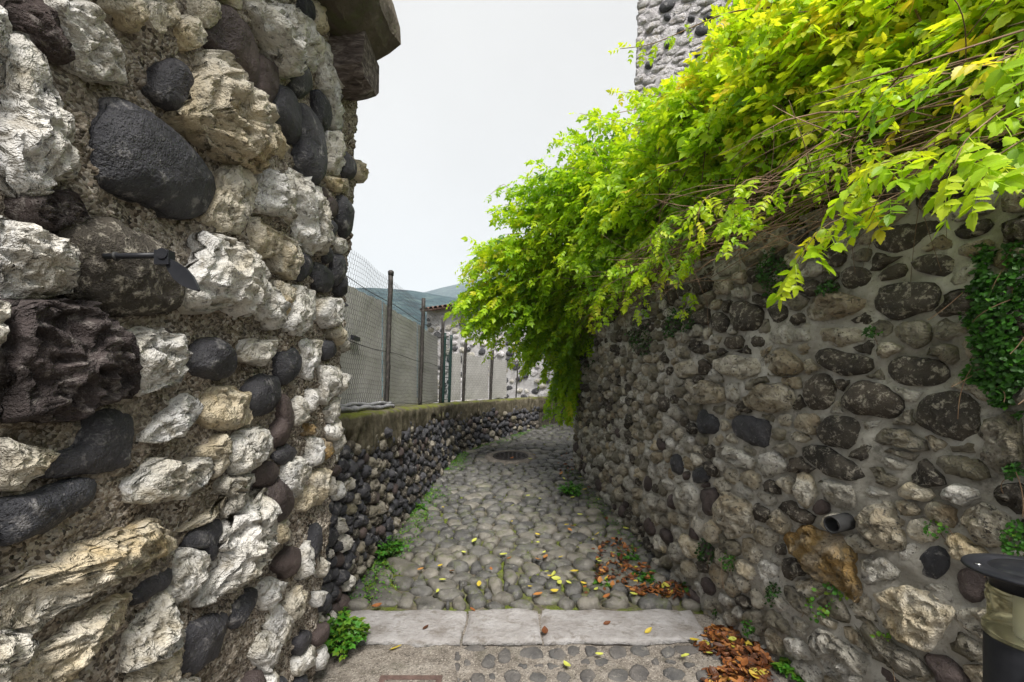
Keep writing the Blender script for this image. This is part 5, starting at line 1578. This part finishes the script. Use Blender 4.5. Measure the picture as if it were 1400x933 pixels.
def dry_leaf(sd):
    g = np.random.default_rng(sd); n = 6; v = []; cu = g.uniform(0.15, 0.6); rl = g.uniform(0.1, 0.5)
    for i in range(n):
        t = i / (n - 1); wd = 0.30 * math.sin(math.pi * min(1, t * 0.92 + 0.06)) ** 0.8
        z = cu * (t - 0.5) ** 2
        v += [[t - 0.5, 0, z], [t - 0.5, wd * (1 - 0.3 * rl), z + rl * wd], [t - 0.5, -wd * (1 - 0.3 * rl), z + rl * wd * g.uniform(0.5, 1.2)]]
    f = []
    for i in range(n - 1):
        a = 3 * i; f += [[a, a + 3, a + 4, a + 1], [a, a + 2, a + 5, a + 3]]
    return np.array(v), np.array(f)
DRY = [dry_leaf(k) for k in range(6)]
def heap(name, label, pts, n, size, sd, thick=0.05):
    g = np.random.default_rng(sd); V_, F_, A_ = [], [], []; k = 0
    for (px, py, rx, ry, wgt) in pts:
        for _ in range(int(n * wgt)):
            a, r = g.uniform(0, 2 * np.pi), math.sqrt(g.random())
            p = ground_hit(px + rx * r * math.cos(a), py + ry * r * math.sin(a))
            p = p + [0, 0, 0.012 + thick * (1 - r) * g.random() + (0.03 if p[1] > 3.17 else 0.0)]
            v, f = DRY[int(g.integers(6))]
            Rm = np.array(Matrix.Rotation(g.uniform(0, 6.28), 3, 'Z') @ Matrix.Rotation(g.normal(0, 0.4), 3, 'X') @ Matrix.Rotation(g.normal(0, 0.35), 3, 'Y'))
            V_.append((v @ Rm.T) * size * g.uniform(0.5, 1.25) + p); F_.append(f + k); k += len(v)
            A_.append(np.full(len(v), np.clip(g.choice([0.1, 0.3, 0.4, 0.6, 0.72, 0.9], p=[.2, .25, .2, .2, .1, .05]) + g.normal(0, 0.06), 0, 1)))
    o = build(name, np.concatenate(V_), np.concatenate(F_), DLEAF, None, (1.0, 3, 0), False, {'tint': np.concatenate(A_)})
    tag(o, label, kind='stuff')
heap('leaf_litter', 'orange brown dry leaves piled at the step end', [(985, 878, 35, 22, 0.35), (1025, 905, 35, 22, 0.35), (1010, 930, 50, 15, 0.3)], 420, 0.062, 1)
heap('leaf_litter', 'reddish leaf litter strewn over the cobbles beside the garden wall', [(905, 815, 45, 12, 0.45), (850, 790, 40, 18, 0.3), (840, 760, 30, 18, 0.15), (780, 640, 18, 18, 0.1)], 380, 0.05, 2, 0.015)
g = np.random.default_rng(4); meshes = {}
spots = [(887, 868, .93), (950, 882, .93), (970, 900, 1.0), (937, 905, 1.0), (819, 902, .97), (775, 917, 1.0), (541, 893, .9), (582, 863, .1), (830, 857, .35), (700, 720, .95), (745, 868, .3), (606, 700, .92), (575, 787, .8), (602, 782, .95), (515, 835, .5), (735, 750, .97), (775, 725, .95), (760, 800, .97), (725, 812, .93), (810, 746, .97), (790, 757, .97), (785, 790, .9), (700, 698, .97), (646, 838, .5)]
while len(spots) < 92:
    px, py = g.uniform(570, 900), g.uniform(600, 832)
    p = ground_hit(px, py)
    if left_x(p[1]) + 0.1 < p[0] < right_x(p[1]) - 0.05 and g.random() < 0.35 + 0.65 * (p[0] > 0.2): spots.append((px, py, float(g.choice([0.35, 0.6, 0.72, 0.92, 0.97, 1.0]))))
for px, py, tn in spots:
    ti = round(tn, 1); vi = int(g.integers(6))
    if (ti, vi) not in meshes:
        v, f = DRY[vi]
        ob = build('fallen_leaf', v, f, DLEAF, None, (0, 0, 0), False, {'tint': np.full(len(v), ti)})
        meshes[(ti, vi)] = ob.data; bpy.data.objects.remove(ob)
    p = ground_hit(px, py)
    ob = bpy.data.objects.new('fallen_leaf', meshes[(ti, vi)]); C.objects.link(ob)
    sz = g.uniform(0.04, 0.075)
    ob.location = p + [0, 0, 0.03 if p[1] < 2.74 or p[1] > 3.17 else 0.034]
    ob.location.z += 0.022 if p[1] > 3.17 else 0.0
    ob.scale = (sz, sz, sz); ob.rotation_euler = (g.normal(0, 0.2), g.normal(0, 0.2), g.uniform(0, 6.28))
    hue = 'yellow green' if ti >= 0.99 else 'yellow' if ti >= 0.85 else 'tan orange' if ti >= 0.65 else 'rusty orange' if ti >= 0.55 else 'dark brown'
    where = ('sandy ramp below the step' if p[1] < 2.74 else 'pale step slabs' if p[1] < 3.17 else 'cobbles close to the manhole' if np.hypot(p[0] - MANH[0], p[1] - MANH[1]) < 0.9 else
             'cobbles just above the step' if p[1] < 3.7 else 'cobbles along the garden wall' if p[0] > right_x(p[1]) - 0.45 else 'cobbles along the low wall' if p[0] < left_x(p[1]) + 0.5 else 'middle of the cobbled lane')
    tag(ob, 'small ' + hue + ' fallen leaf on the ' + where, 'leaf', hue + ' leaves on the ' + where)

for ob in bpy.data.objects:
    if '_o' in ob: del ob['_o']
